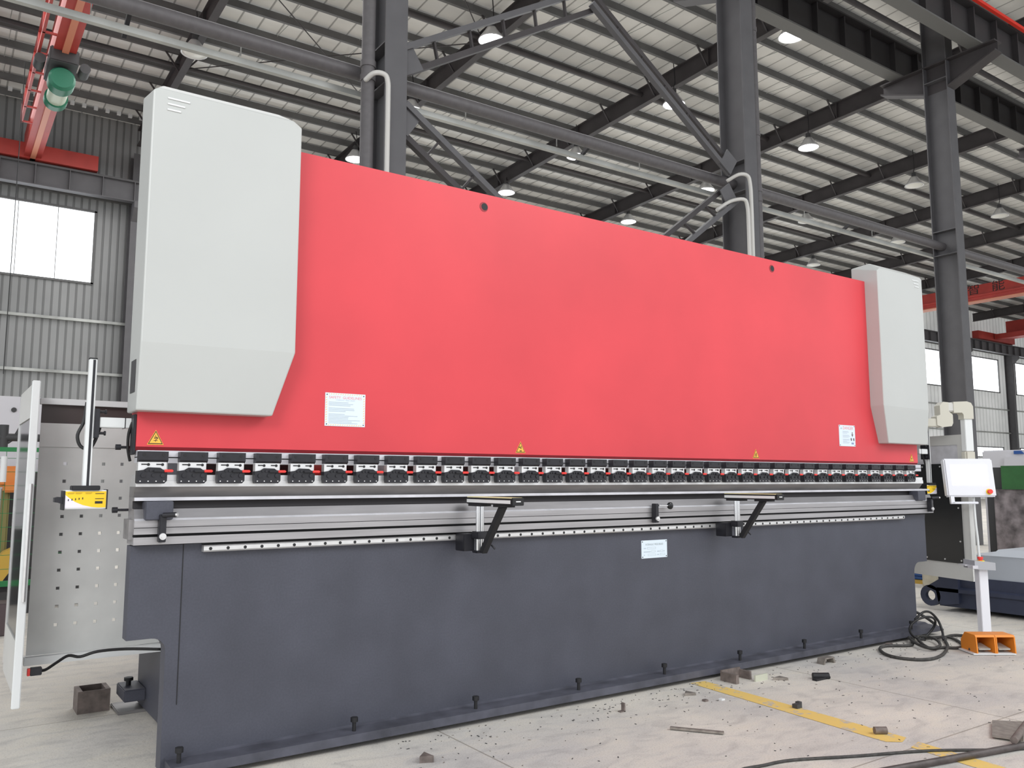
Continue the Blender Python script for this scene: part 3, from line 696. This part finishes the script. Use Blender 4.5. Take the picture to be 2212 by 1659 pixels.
# table clamps (stop handles in the T-slot)
def stop(x, dx, knob, label, hx=0):
    t = thing('table_stop', (x, 4.56, 1.2), label, 'stop', 'stops in the table groove')
    M().box(x-.017, x+.017, 4.545, 4.588, 1.185, 1.325, bev=.003).build('stop_bar', BLACK, t)
    M().cyl((x, 4.535, 1.215), (x, 4.547, 1.215), .017, 14, 0).cyl((x, 4.528, 1.215), (x, 4.536, 1.215), .009, 6, 0).build('lock_bolt', STEEL_L, t)
    if knob:
        M().cyl((x+.01, 4.54, 1.312), (x+.115, 4.54, 1.308), .007, 10).build('stop_rod', CHROME, t)
        M().lathe([(.001, -.012), (.016, -.012), (.021, -.004), (.021, .006), (.015, .012), (.001, .013)], (0, 0, 0), 14).build('knob', BLACKGL, t, local=True).matrix_local = Matrix.Translation((.128, -.02, .108)) @ Matrix.Rotation(PI/2, 4, 'X') @ Matrix.Scale(1.25, 4)
    else:
        M().cyl((x+.0, 4.545, 1.322), (x+.05, 4.50, 1.325), .013, 12, 0).cyl((x+.05, 4.50, 1.325), (x+.058, 4.493, 1.325), .009, 10, 1).build('stop_head', [BLACK, STEEL_L], t)
stop(.978, .05, False, 'black table stop in front of the dark block at the left end')
stop(4.45, .1, True, 'black table stop with chrome rod and round knob, above the name plate')
stop(8.245, .05, False, 'black table stop at the right end of the table')

# ------------------------------------------------------------------ laser guards
def laser(xc, label, mirror):
    s_ = -1 if mirror else 1
    t = thing('laser_guard', (xc, 4.75, 1.45), label, 'laser guard', 'laser guards at the ram ends')
    def bx(m, a, b, y0, y1, z0, z1, mi=0, bev=0): return m.box(xc+s_*a, xc+s_*b, y0, y1, z0, z1, mi, bev)
    bx(M(), .045, .207, 4.73, 4.80, 1.770, 1.822, 0, .003).build('holder_arm', POSTW, t)
    a = M(); bx(a, .165, .169, 4.728, 4.802, 1.768, 1.824); a.build('arm_clip', BLACKM, t)
    bx(M(), .022, .045, 4.72, 4.81, 1.715, 1.865, 0, .003).build('mount_plate', BLACK, t)
    k = M()
    for z in (1.85, 1.74): k.cyl((xc+s_*.045, 4.74, z), (xc+s_*.07, 4.74, z), .007, 8).cyl((xc+s_*.07, 4.74, z), (xc+s_*.078, 4.74, z), .012, 8)
    k.build('clamp_screw', BLACK, t)
    bx(M(), -.016, .021, 4.735, 4.775, 1.468, 2.122, 0, .003).build('upright_rail', POSTW, t)
    a = M(); bx(a, .001, .013, 4.7335, 4.7352, 1.47, 2.118); a.build('scale_strip', BLACK, t)
    bx(M(), -.016, .021, 4.735, 4.775, 2.122, 2.128).build('rail_cap', BLACKM, t)
    M().tube([(xc+s_*.055, 4.78, 1.77), (xc+s_*.035, 4.78, 1.70), (xc+s_*.01, 4.785, 1.66), (xc-s_*.03, 4.79, 1.675), (xc-s_*.045, 4.79, 1.73), (xc-s_*.02, 4.79, 1.80), (xc-s_*.01, 4.79, 1.9)], .0085, 8).build('signal_cable', RUBBER, t)
    bx(M(), -.065, .065, 4.72, 4.80, 1.448, 1.472, 0, .003).build('foot_bracket', BLACKM, t)
    m = M(); bx(m, -.092, .098, 4.735, 4.835, 1.355, 1.449, 0, .002)
    m.build('sensor_box', POSTW, t)
    ld = M(); bx(ld, -.090, .096, 4.7335, 4.735, 1.361, 1.443, 0)
    P_ = [(-.090, 1.425), (-.07, 1.408), (-.045, 1.390), (-.01, 1.374), (.03, 1.364), (.06, 1.361), (-.090, 1.361)]
    ld.prism([(xc+s_*p[0], p[1]) for p in P_], 'y', 4.7325, 4.7335, 1)
    y = 4.7320
    for i in range(5): ld.box(xc+s_*(-.078+i*.016), xc+s_*(-.074+i*.016), y-.0003, y, 1.395+.002*i, 1.405+.002*i, 2)
    for a_, b_, z_ in ((.045, .086, 1.430), (.045, .086, 1.404)): ld.box(xc+s_*a_, xc+s_*b_, y, y+.001, z_, z_+.003, 2)
    bx(ld, .045, .080, y, y+.001, 1.381, 1.393, 2)
    for a_ in (-.08, -.045, 0): ld.box(xc+s_*a_, xc+s_*(a_+.03), y, y+.001, 1.434, 1.436, 3).box(xc+s_*a_, xc+s_*(a_+.026), y, y+.001, 1.430, 1.431, 3)
    ld.build('label_face', [YEL, LAV, INK, mat('ink_ochre', (.45, .3, .03), .6)], t, recalc=False)
    m = M(); bx(m, -.099, -.092, 4.73, 4.84, 1.350, 1.446); bx(m, .098, .103, 4.73, 4.84, 1.352, 1.452); m.build('end_cap', BLACKM, t)
    M().prism([(xc-s_*.099, 1.380), (xc-s_*.118, 1.387), (xc-s_*.137, 1.390), (xc-s_*.137, 1.412), (xc-s_*.120, 1.416), (xc-s_*.099, 1.414)], 'y', 4.74, 4.80).build('lens_hood', BLACK, t)
laser(.640, 'yellow labelled laser guard box on a white upright at the left end', False)
laser(8.60, 'yellow labelled laser guard box on a white upright at the right end', True)

# ------------------------------------------------------------------ left side guard door (perforated) and edge door
def grid_panel(x0, x1, z0, z1, y, hx, hz, hs):
    xs = sorted({x0, x1} | {q for h in hx for q in (h-hs/2, h+hs/2)}); zs = sorted({z0, z1} | {q for h in hz for q in (h-hs/2, h+hs/2)})
    m = M()
    for i in range(len(xs)-1):
        for j in range(len(zs)-1):
            cx, cz = (xs[i]+xs[i+1])/2, (zs[j]+zs[j+1])/2
            if any(abs(cx-h) < hs/2 for h in hx) and any(abs(cz-h) < hs/2 for h in hz):
                for (a, b, c_, d) in ((xs[i], xs[i], zs[j], zs[j+1]), (xs[i+1], xs[i+1], zs[j], zs[j+1]), (xs[i], xs[i+1], zs[j], zs[j]), (xs[i], xs[i+1], zs[j+1], zs[j+1])):
                    m._add([(a, y, c_), (b, y, d if a == b else c_), (b, y+.02, d if a == b else c_), (a, y+.02, c_)], [(0, 1, 2, 3)])
                continue
            m._add([(xs[i], y, zs[j]), (xs[i+1], y, zs[j]), (xs[i+1], y, zs[j+1]), (xs[i], y, zs[j+1])], [(0, 1, 2, 3)])
    return m
t = thing('perforated_guard', (.85, 5.6, .455), 'pale grey guard panel with rows of square holes left of the bed', 'guard')
hx = [.642, .745, .850, .954, 1.06]; hz = [.661+.104*i for i in range(10)]
grid_panel(.50, 1.30, .50, 1.94, 5.62, hx, hz, .019).build('perforated_sheet', INNER, t, recalc=False)
M().box(.49, 1.30, 5.58, 5.63, 1.945, 1.98).build('top_rail', POSTW, t)
M().box(.49, 1.30, 5.575, 5.63, .452, .497).build('bottom_rail', POSTW, t)
M().box(.50, 1.30, 5.615, 5.619, 1.835, 1.945).build('inner_band', BROWNP, t)
M().box(.50, 1.30, 5.612, 5.619, 1.695, 1.835).build('inner_strip', INNER, t)
m = M(); m.box(1.29, 1.31, 5.57, 5.62, .45, 1.98).box(1.30, 1.50, 5.6, 5.63, .45, 1.98); m.build('hinge_stile', PANELW, t)
t = thing('side_door', (.44, 5.3, .29), 'tall white guard door seen edge on at the far left with a dark window', 'door')
M().box(.418, .459, 5.28, 5.31, .29, 2.05, bev=.004).build('front_stile', POSTW, t)
M().box(.428, .452, 6.14, 6.2, .38, 2.03).build('rear_stile', STEEL_L, t)
M().box(.428, .452, 5.31, 6.14, 1.85, 2.04).build('door_rail', PANELW, t)
M().box(.428, .452, 5.31, 6.14, .34, .62).build('door_rail', PANELW, t)
M().box(.434, .446, 5.31, 6.14, .62, 1.85).build('door_window', BLACKGL, t)
M().cyl((.440, 5.262, .85), (.440, 5.262, 1.48), .010, 10).box(.432, .448, 5.262, 5.285, .86, .88).box(.432, .448, 5.262, 5.285, 1.45, 1.47).build('door_handle', STEEL_L, t)
# plug and cable
t = thing('plug_cable', (.5, 5.45, .46), 'black cable with a rectangular plug lying along the bottom rail of the perforated guard', 'cable')
M().tube([(1.19, 5.40, .497), (1.0, 5.45, .512), (.85, 5.46, .513), (.76, 5.47, .492), (.70, 5.47, .505), (.64, 5.44, .480), (.585, 5.40, .456), (.556, 5.38, .456)], .0085, 8).build('cable_run', RUBBER, t)
M().box(.503, .560, 5.355, 5.395, .437, .478, bev=.003).build('plug_body', BLACK, t)
M().box(.490, .503, 5.36, 5.39, .438, .475).build('plug_contacts', REDP, t)
# steel box tube and base plate on the floor
t = thing('steel_box_tube', (.955, 6.25, 0), 'short open square steel tube standing on the floor at the left', 'steel offcut')
x0, x1, y0, y1, h_ = .858, 1.05, 6.17, 6.36, .14
w = .028
M().box(x0, x0+w, y0, y1, 0, h_).box(x1-w, x1, y0, y1, 0, h_).box(x0+w, x1-w, y0, y0+.006, 0, h_).box(x0+w, x1-w, y1-.006, y1, 0, h_).build('tube_wall', RUST, t)
tag(M().box(1.07, 1.30, 6.0, 6.28, 0, .02, bev=.005).build('floor_plate', STEEL_D), 'thin dark steel plate on the floor under the left anchor foot', 'plate')

# ------------------------------------------------------------------ right: side cabinet door, pendant, stand
near, far = Vector((8.957, 4.525, 0)), Vector((9.205, 5.32, 0))
ang = math.atan2((far-near).y, (far-near).x)
t = thing('cabinet_door', (near.x, near.y, .455), 'open grey cabinet door with a black window panel right of the machine', 'door', rz=ang)
L = 1.05
M().box(.11, L, -.02, .02, 1.42, 1.526).build('door_rail', PANELW, t, local=True)
M().box(.11, L, -.02, .02, 0, .18).build('door_rail', PANELW, t, local=True)
M().box(0, .11, -.021, .021, .0, 1.526).box(-.005, .0, -.03, .03, 0, 1.526).build('door_stile', PANELW, t, local=True)
M().box(.10, L, -.012, .012, 1.22, 1.42).build('upper_panel', GREYPL, t, local=True)
M().box(.10, L, .012, .03, .17, 1.22).build('black_window', BLACKGL, t, local=True)
m = M()
for x in (.13, .35, .6):
    for z in (.20, 1.19): m.cyl((x, .03, z), (x, .036, z), .009, 8)
for z in (.4, .75): m.cyl((.13, .03, z), (.13, .036, z), .009, 8)
m.build('window_screw', STEEL_L, t, local=True)
yaw = .604
# control pendant: local x = right, y = away, z = up
pt = thing('control_pendant', (8.82, 4.43, 1.331), 'white operator control panel with lit screen hanging from a beige swivel arm', 'control panel', rz=-yaw)
def shear(m, k): m.v = [(v[0], v[1]+v[2]*k*0+0, v[2]) for v in m.v]; return m
tilt = Matrix.Rotation(-.13, 4, 'X')
hd = M().box(-.232, .232, 0, .07, 0, .362, bev=.012).build('panel_housing', PEND, pt, local=True); hd.matrix_local = tilt
M().box(-.178, .168, -.003, .002, .108, .300).build('screen', SCREEN, hd, local=True)
m = M()
for a, b, c_, d in ((-.17, -.14, .12, .13), (-.165, -.15, .14, .148), (.11, .16, .112, .118), (-.17, -.16, .2, .204), (-.17, -.155, .235, .239)): m.box(a, b, -.0036, -.003, c_, d)
m.build('screen_marks', CYAN, hd, local=True)
M().cyl((.160, -.001, .045), (.160, -.006, .045), .028, 20, 1).cyl((.160, -.006, .045), (.160, -.032, .045), .021, 20, 0).build('emergency_button', [REDP, YELP], hd, local=True)
M().box(-.208, -.174, -.0, .03, -.065, .004).box(-.208, .05, -.0, .03, -.068, -.048, bev=.004).build('grab_handle', PEND, hd, local=True)
# arm pieces
def lp(px, y, z): return (px, y, z)
arm = M().tube([(.02, .10, .34), (.015, .11, .46), (.01, .12, .62), (-.0, .12, .74)], .045, 4, sub=1)
M().box(-.008, .088, .06, .15, .30, .44, bev=.015).build('arm_socket', BEIGE, pt, local=True)
M().box(.002, .078, .065, .145, .43, .76, bev=.004).build('arm_drop_tube', POSTW, pt, local=True)
M().prism([(.088, .74), (.088, .86), (.07, .895), (.03, .91), (-.10, .905), (-.10, .80), (-.02, .80), (-.008, .78), (-.008, .74)], 'y', .055, .155).build('arm_elbow', BEIGE, pt, local=True)
M().box(-.16, -.09, .06, .15, .81, .90, bev=.01).build('arm_link', PVC, pt, local=True)
M().prism([(-.22, .66), (-.13, .67), (-.115, .70), (-.115, .78), (-.15, .81), (-.15, .90), (-.20, .905), (-.235, .87), (-.235, .78), (-.27, .765), (-.27, .68)], 'y', .05, .16).build('arm_swivel', BEIGE, pt, local=True)
M().box(-.56, -.24, .06, .15, .665, .745, bev=.006).build('arm_boom', BEIGE, pt, local=True)
M().tube([(.05, .08, .0), (.055, .08, -.25), (.07, .09, -.40), (.08, .1, -.55), (.10, .1, -.63)], .012, 6).build('hanging_cable', POSTW, pt, local=True)

pt.scale = (1.0886,)*3
st = thing('pedal_stand', (8.27, 4.12, 0), 'white column stand with a grey emergency stop box on top behind the foot pedals', 'stand', rz=-yaw)
M().box(-.042, .042, -.042, .042, .01, .66, bev=.004).build('stand_post', PEND, st, local=True)
M().box(-.09, .09, -.09, .09, 0, .012).build('stand_base', PANELW, st, local=True)
M().prism([(-.11, .665), (.085, .655), (.085, .725), (-.11, .745)], 'y', -.10, .10).build('button_box', mat('stand_grey', (.42, .43, .46), .5), st, local=True)
M().box(-.135, -.085, -.11, -.02, .67, .70).box(-.16, -.11, -.02, .10, .69, .70).box(.085, .11, -.05, .0, .68, .71).build('side_bracket', GREYPL, st, local=True)
M().cyl((0, 0, .728), (0, 0, .738), .035, 20, 1).cyl((0, 0, .738), (0, 0, .752), .017, 16, 0).cyl((0, 0, .752), (0, 0, .772), .025, 16, 0).build('emergency_button', [REDP, YELP], st, local=True)

pd = thing('foot_pedal', (7.64, 3.72, 0), 'twin orange foot pedal switch on the floor in front of the white stand', 'pedal', rz=-yaw)
M().box(-.20, .17, -.005, .27, .004, .014, bev=.002).build('base_plate', POSTW, pd, local=True)
for sx in (0, 1):
    a = -.165 + sx*.172; b = a + .168
    m = M()
    W_ = .010; zt = .165
    side = [(0, .014), (.012, zt-.016), (.026, zt), (.19, zt), (.26, .09), (.26, .014)]
    m.prism(side, 'x', a, a+W_); m.prism(side, 'x', b-W_, b)
    m._add([(a+W_, .012, zt-.016), (b-W_, .012, zt-.016), (b-W_, .026, zt), (a+W_, .026, zt), (b-W_, .19, zt), (a+W_, .19, zt), (b-W_, .26, .09), (a+W_, .26, .09), (b-W_, .26, .014), (a+W_, .26, .014)], [(0, 1, 2, 3), (3, 2, 4, 5), (5, 4, 6, 7), (7, 6, 8, 9)])
    o = m.build('pedal_hood', ORANGE, pd, local=True)
    so = o.modifiers.new('s', 'SOLIDIFY'); so.thickness = .004
    M().prism([(.03, .038), (.18, .062), (.18, .072), (.03, .050)], 'x', a+.035, b-.035).build('foot_plate', mat('pedal_plate', (.45, .43, .38), .5, nz=.2), pd, local=True)
    M().box(a+.05, b-.05, .10, .2, .016, .05).cyl((a+.084, .17, .07), (a+.084, .17, .092), .018, 10).build('pedal_mechanism', RUST, pd, local=True)

# cables on the floor
def zc(l, z=.014): return [(x, y, z) for x, y in l]
tag(M().tube(zc([(8.30, 4.10), (8.20, 4.16), (8.25, 4.30), (8.2, 4.374), (8.067, 4.376), (7.867, 4.285), (7.612, 4.127), (7.257, 3.975), (7.003, 3.923), (6.851, 3.968), (6.785, 4.113), (6.841, 4.26), (7.004, 4.408), (7.17, 4.453), (7.369, 4.34), (7.55, 4.42), (7.7, 4.5)]), .013, 8).tube(
    [(7.70, 4.50, .02), (7.66, 4.52, .03), (7.435, 4.338, .035), (7.332, 4.179, .03), (7.369, 4.108, .03), (7.553, 4.163, .03), (7.748, 4.315, .035), (7.79, 4.44, .035), (7.70, 4.46, .035), (7.5, 4.30, .02), (7.40, 4.16, .014), (7.525, 4.12, .014), (7.60, 4.045, .014), (7.724, 4.05, .014), (7.929, 4.194, .014), (8.01, 4.338, .02), (7.903, 4.40, .02), (7.8, 4.44, .02)], .013, 8).tube(
    [(7.763, 4.07, .02), (7.72, 4.0, .02), (7.60, 3.90, .02), (7.57, 3.92, .03)], .010, 8).build('coiled_cable', RUBBERD), 'thick black cable coiled on the floor between the bed and the pedals', 'cable')
def loop(cx, cz, rx, rz, a0, a1, y, n=14): return [(cx+rx*math.cos(a0+(a1-a0)*i/n), y+.04*math.sin(i*.7), cz+rz*math.sin(a0+(a1-a0)*i/n)) for i in range(n+1)]
tag(M().tube(loop(7.72, .125, .175, .105, -2.2, 4.6, 4.40), .011, 8, sub=3).tube([(7.66, 4.45, .2), (7.75, 4.42, .262), (7.88, 4.42, .25), (7.97, 4.40, .17), (7.96, 4.36, .08), (7.86, 4.3, .02)], .011, 8).build('upright_cable_loop', RUBBER), 'black cable loops standing upright against the right end of the bed', 'cable')
tag(M().tube([(8.42, 4.95, .16), (8.50, 4.9, .13), (8.55, 4.8, .06), (8.5, 4.7, .015), (8.4, 4.6, .015)], .014, 8).cyl((8.38, 4.97, .15), (8.46, 4.93, .155), .03, 8).build('connector_cable', RUBBER), 'short black cable with connector behind the right bed corner', 'cable')
tag(M().tube(zc([(3.2, 2.80), (3.486, 3.032), (3.7, 3.023), (3.893, 2.989), (4.218, 2.84), (4.631, 2.665), (4.953, 2.463), (5.093, 2.387), (5.30, 2.30)], .008), .0085, 8).build('floor_cable', RUBBERD), 'thin dark cable trailing across the floor at the lower right', 'cable')
tag(M().cyl((4.05, 2.60, .022), (5.25, 2.36, .022), .018, 14).build('steel_bar', TUBEB), 'round dark steel bar lying at the lower right corner', 'bar')
tag(M().cyl((5.06, 2.40, .055), (5.6, 2.55, .055), .02, 12).build('steel_bar', RUST), 'second dark bar crossing the end of the round bar at the right edge', 'bar')
m = M()
m._add([(5.181, 2.577, .01), (5.238, 2.431, .012), (5.62, 2.60, .012), (5.50, 2.73, .01), (5.181, 2.577, .022), (5.238, 2.431, .024), (5.62, 2.60, .024), (5.50, 2.73, .022)], [(0,1,2,3),(4,7,6,5),(0,4,5,1),(1,5,6,2),(2,6,7,3),(3,7,4,0)])
tag(m.build('grey_plate', SCRAP), 'flat grey metal plate lying at the right edge of the floor', 'plate')
# debris
def lay(m, name, mt, label, cat='scrap', group=None): return tag(m.build(name, mt), label, cat, group)
lay(M().bar((3.767, 3.775, .012), (3.955, 3.52, .012), .025, .012), 'scrap_strip', SCRAP, 'long thin steel strip lying alone on the floor left of the yellow line')
lay(M().box(3.80, 3.81, 4.22, 4.25, 0, .055).box(3.77, 3.81, 4.22, 4.25, 0, .006), 'angle_offcut', RUST, 'tiny upright angle offcut standing on the floor')
lay(M().prism([(4.42, 4.28), (4.50, 4.25), (4.48, 4.33)], 'z', .0, .02), 'triangle_scrap', SCRAP, 'small triangular scrap beside the bed left of the yellow line')
lay(M().prism([(5.31, 4.23), (5.40, 4.16), (5.40, 4.24)], 'z', 0, .02), 'triangle_scrap', SCRAP, 'small triangular scrap right of the bent channel')
lay(M().prism([(2.23, 4.10), (2.30, 4.07), (2.29, 4.16)], 'z', 0, .035), 'triangle_scrap', RUST, 'small pointed scrap at the bottom edge below the bed')
lay(M().box(4.78, 4.83, 3.62, 3.66, 0, .028).box(4.84, 4.87, 3.65, 3.68, 0, .03), 'corner_scrap', DGREY, 'dark folded scrap lying on the yellow line')
lay(M().cyl((4.70, 3.02, .022), (4.76, 2.98, .022), .022, 12), 'round_offcut', RUST, 'short round steel offcut on the yellow line')
lay(M().cyl((5.60, 4.09, .02), (5.70, 4.02, .02), .025, 10).box(5.55, 5.72, 4.02, 4.06, 0, .015), 'dark_lump', BLACKM, 'flattened dark lump of scrap right of the yellow line')
lay(M().box(4.98, 5.01, 4.30, 4.44, .0, .065).box(4.98, 5.19, 4.44, 4.452, 0, .075).box(5.18, 5.20, 4.34, 4.45, 0, .06), 'bent_channel', RUST, 'bent rusty steel channel leaning at the foot of the bed')
lay(M().box(5.16, 5.30, 4.27, 4.283, 0, .045), 'cream_offcut', mat('cream_offcut', (.55, .56, .45), .6), 'pale cream sheet offcut beside the bent channel')
lay(M().prism([(6.08, 0), (6.10, .05), (6.22, .05), (6.24, 0), (6.22, 0), (6.205, .04), (6.115, .04), (6.095, 0)], 'y', 4.33, 4.40), 'folded_bracket', SCRAP, 'small folded steel bracket near the bed foot right of centre')
lay(M().box(4.54, 4.57, 4.05, 4.08, 0, .01), 'cream_chip', POSTW, 'tiny white chip on the floor left of the yellow line')
lay(M().box(4.42, 4.45, 4.09, 4.12, 0, .012), 'brown_chip', RUST, 'tiny brown chip on the floor beside the white chip')
lay(M().box(7.2, 7.26, 4.44, 4.48, 0, .03), 'brown_block', RUST, 'small brown block at the bed foot beside the coiled cable')
rr = random.Random(11); m = M()
for i in range(520):
    x = rr.uniform(2.2, 8.2); y = rr.uniform(2.4, 4.45) if rr.random() < .45 else 4.5 - abs(rr.gauss(0, .22))
    a = rr.uniform(0, PI); L_ = rr.uniform(.004, .018)
    m.bar((x, y, .002), (x+L_*math.cos(a), y+L_*math.sin(a), .002), rr.uniform(.002, .006), .003, mi=rr.choice((0, 0, 1)))
tag(m.build('metal_shavings', [DGREY, SCRAP]), 'scattered tiny metal shavings and chips over the floor', 'shavings', kind='stuff')
# yellow floor line
m = M()
A, B = [(4.855, 4.50), (4.751, 4.51)], [(4.779, 2.874), (4.646, 2.902)]
q = [(4.862, 4.50), (4.725, 4.515), (4.615, 2.90), (4.69, 2.84), (4.790, 2.874)]
m._add([(x, y, .002) for x, y in q], [(0, 1, 2, 3, 4)])
q = [(4.765, 2.79), (4.63, 2.77), (4.52, 2.0), (4.60, 1.2), (4.74, 1.2), (4.66, 2.0)]
m._add([(4.77, 2.79, .002), (4.64, 2.76, .002), (4.50, 1.5, .002), (4.66, 1.5, .002)], [(0, 1, 2, 3)])
struct(m.build('trim_5', LINEY, recalc=False))

# ------------------------------------------------------------------ background right
t = thing('machine_bed', (9.75, 4.2, 0), 'dark navy machine bed with a grey table top, standing behind the pedal stand', 'machine')
M().box(9.75, 11.2, 2.2, 5.35, .05, .40).prism([(9.70, .22), (9.75, .22), (9.75, .28), (9.70, .26)], 'y', 2.2, 5.35).build('bed_frame', NAVY, t)
M().box(9.76, 11.0, 2.2, 5.0, .40, .66).build('table_side', TABLEG, t)
M().prism([(9.75, .66), (9.95, .72), (11.0, .72), (11.0, .66)], 'y', 2.2, 4.75).build('table_top', TABLEG, t)
m = M(); R0, R1, n_ = .058, .12, 20; cy_, cz_ = 5.43, .16
vs = []; fs = []
for x in (9.70, 9.76):
    for r in (R0, R1): vs += [(x, cy_+r*math.cos(2*PI*i/n_), cz_+r*math.sin(2*PI*i/n_)) for i in range(n_)]
for i in range(n_):
    j = (i+1) % n_
    fs += [(i, j, n_+j, n_+i), (2*n_+i, 3*n_+i, 3*n_+j, 2*n_+j), (i, 2*n_+i, 2*n_+j, j), (n_+i, n_+j, 3*n_+j, 3*n_+i)]
m._add(vs, fs); m.prism([(5.34, .10), (5.30, .06), (5.1, .1), (5.1, .42), (5.22, .42), (5.50, .24), (5.47, .26), (5.36, .22)], 'x', 9.70, 9.76)
m.build('lifting_lug', NAVY, t)
t = thing('scrap_press', (12.5, 5.0, 0), 'stained steel plate under a green machine head at the right edge', 'machine')
M().box(12.5, 12.7, 3.5, 5.98, .45, 1.37).build('stained_plate', RUSTP, t)
M().box(12.45, 12.9, 3.5, 5.84, 1.37, 1.70).build('green_head', GREENP, t)
M().box(12.55, 12.8, 5.84, 6.1, .0, 1.68).build('dark_column', DGREY, t)
M().box(12.5, 12.9, 3.5, 6.2, 0, .45).build('press_foot', DGREY, t)
t = thing('cream_machine', (13.8, 5, 0), 'cream machine housing with a small blue badge at the right edge', 'machine')
M().box(13.6, 15, 2.5, 6.65, 0, 1.96, bev=.02).build('housing', CREAM, t)
M().box(13.55, 13.6, 2.5, 6.3, 1.70, 1.86).build('sliding_hatch', CREAM, t)
M().prism([(6.16, 1.895), (6.02, 1.895), (6.06, 1.945), (6.16, 1.945)], 'x', 13.57, 13.6).build('blue_badge', BLUE, t)
tag(M().box(11.4, 11.75, 5.9, 6.5, 0, 1.0, bev=.03).build('cream_drum', mat('drum_cream', (.50, .46, .36), .6, nz=.2)), 'worn cream drum standing behind the cabinet door', 'drum')
m = M()
for i in range(6): m.box(12.05, 12.4, 6.6, 7.4, .05+i*.05, .085+i*.05)
m.box(12.08, 12.37, 6.63, 7.37, .04, .34)
tag(m.build('blue_crate', BLUE), 'blue ribbed crate behind the right end of the bed', 'crate')
tag(M().box(11.9, 12.3, 6.4, 7.2, 0, .038).build('yellow_pallet', OCHRE), 'yellow pallet under the blue crate', 'pallet')

# ------------------------------------------------------------------ background left
t = thing('welding_cell', (.4, 10.6, 0), 'cream cabinet with dark pipes behind the far left door', 'machine')
M().box(-1.6, 1.6, 12.2, 12.6, .9, 2.55).build('cabinet', CREAM, t)
M().cyl((.78, 12.18, 2.38), (.78, 12.2, 2.38), .03, 12).build('cabinet_port', DGREY, t)
M().cyl((-1, 11.0, 1.98), (1.05, 11.0, 1.98), .045, 10).cyl((.62, 11.0, 1.85), (.62, 11.0, 2.12), .05, 10).cyl((.80, 11.0, 1.9), (.80, 11.0, 2.2), .03, 10).tube([(.2, 11, 1.75), (.5, 11, 1.85), (.7, 11, 1.95), (.8, 11, 2.15)], .02, 6).build('pipe_manifold', DGREY, t)
M().box(-1.2, 1.3, 11.9, 12.1, 0, .9).build('dark_plinth', DGREY, t)
t = thing('mesh_fence', (.4, 10.0, 0), 'green wire mesh fence behind the far left door', 'fence')
M().box(-1.5, 1.3, 9.98, 10.02, 1.79, 1.835).build('top_rail', GREEN, t)
M().box(-1.5, 1.3, 9.98, 10.02, .43, .485).build('bottom_rail', GREEN, t)
m = M()
for i in range(14): m.box(-1.4+i*.2, -1.395+i*.2, 9.997, 10.003, .48, 1.79)
for i in range(9): m.box(-1.5, 1.3, 9.997, 10.003, .6+i*.14, .605+i*.14)
tag(m.build('wire_mesh', GREEN, t), kind='stuff')
t = thing('robot_arm', (.66, 11.3, 0), 'orange and ochre robot arm inside the mesh fence', 'robot')
M().box(.60, .86, 11.2, 11.5, 1.42, 1.66, bev=.03).box(.66, .80, 11.1, 11.3, 1.36, 1.46, bev=.02).build('arm_head', ORM, t)
M().box(.66, .74, 11.25, 11.45, .45, 1.42, bev=.02).build('arm_column', mat('olive_column', (.22, .20, .07), .6), t)
M().prism([(.3, .2), (.62, .25), (.78, .5), (.80, .75), (.70, .70), (.5, .5), (.3, .45)], 'y', 11.0, 11.2).build('arm_elbow', OCHRE, t)
M().box(.3, 1.0, 11.1, 11.6, 0, .25).build('robot_base', DGREY, t)
tag(M().box(.38, .70, 9.6, 9.9, 0, .31, bev=.01).build('dark_crate', mat('dark_maroon', (.09, .065, .07), .6)), 'dark box on the floor at the far left edge', 'box')
tag(M().box(.70, .80, 9.93, 9.98, 1.5, 1.75, bev=.01).build('black_monitor', BLACKGL), 'small black box hung inside the mesh fence', 'box')
tag(M().cyl((.58, 9.93, 1.48), (.58, 9.93, 1.74), .03, 14).build('white_bottle', POSTW), 'white cylindrical canister inside the mesh fence', 'canister')
t = thing('dark_rack', (.8, 11.8, 0), 'dark equipment rack seen between the fence and the door', 'rack')
M().box(.76, 1.6, 11.6, 11.8, 0, 1.6).build('rack_body', DGREY, t)

# ------------------------------------------------------------------ camera, light
cam = bpy.data.cameras.new('camera'); co = bpy.data.objects.new('camera', cam); C.objects.link(co)
co.location = (0, 0, 1.5); co.rotation_euler = (PI/2 + .11476, 0, -.604)
cam.sensor_fit = 'HORIZONTAL'; cam.sensor_width = 36; cam.lens = 1800/2212*36; cam.clip_end = 400
S.camera = co
w = bpy.data.worlds.new('world'); S.world = w; w.use_nodes = True
w.node_tree.nodes['Background'].inputs[0].default_value = (.93, .96, 1, 1); w.node_tree.nodes['Background'].inputs[1].default_value = 1.25
def area(name, loc, target, sx, sy, power, col=(1, 1, 1)):
    l = bpy.data.lights.new(name, 'AREA'); l.shape = 'RECTANGLE'; l.size = sx; l.size_y = sy; l.energy = power; l.color = col
    o = bpy.data.objects.new(name, l); C.objects.link(o); o.location = loc
    o.rotation_euler = (Vector(target)-Vector(loc)).to_track_quat('-Z', 'Y').to_euler()
    return o
area('fill_light_front', (9, -3.5, 9), (4.5, 4.6, 1.8), 6, 4, 420)  # unseen area light, added for soft light from the front right
area('fill_light_left', (-5, -3, 6.5), (1.0, 5.6, 1.2), 4, 3, 420)  # unseen area light, added to brighten the perforated guard
area('fill_light_rear', (25, 22, 13.5), (25, 22, 0), 50, 18, 6000)  # unseen area light under the roof, added to lift the far bay
S.view_settings.view_transform = 'Standard'; S.view_settings.look = 'None'
S.view_settings.exposure = 0; S.view_settings.gamma = 1
S.cycles.use_denoising = True
S.cycles.max_bounces = 5; S.cycles.diffuse_bounces = 3; S.cycles.glossy_bounces = 2
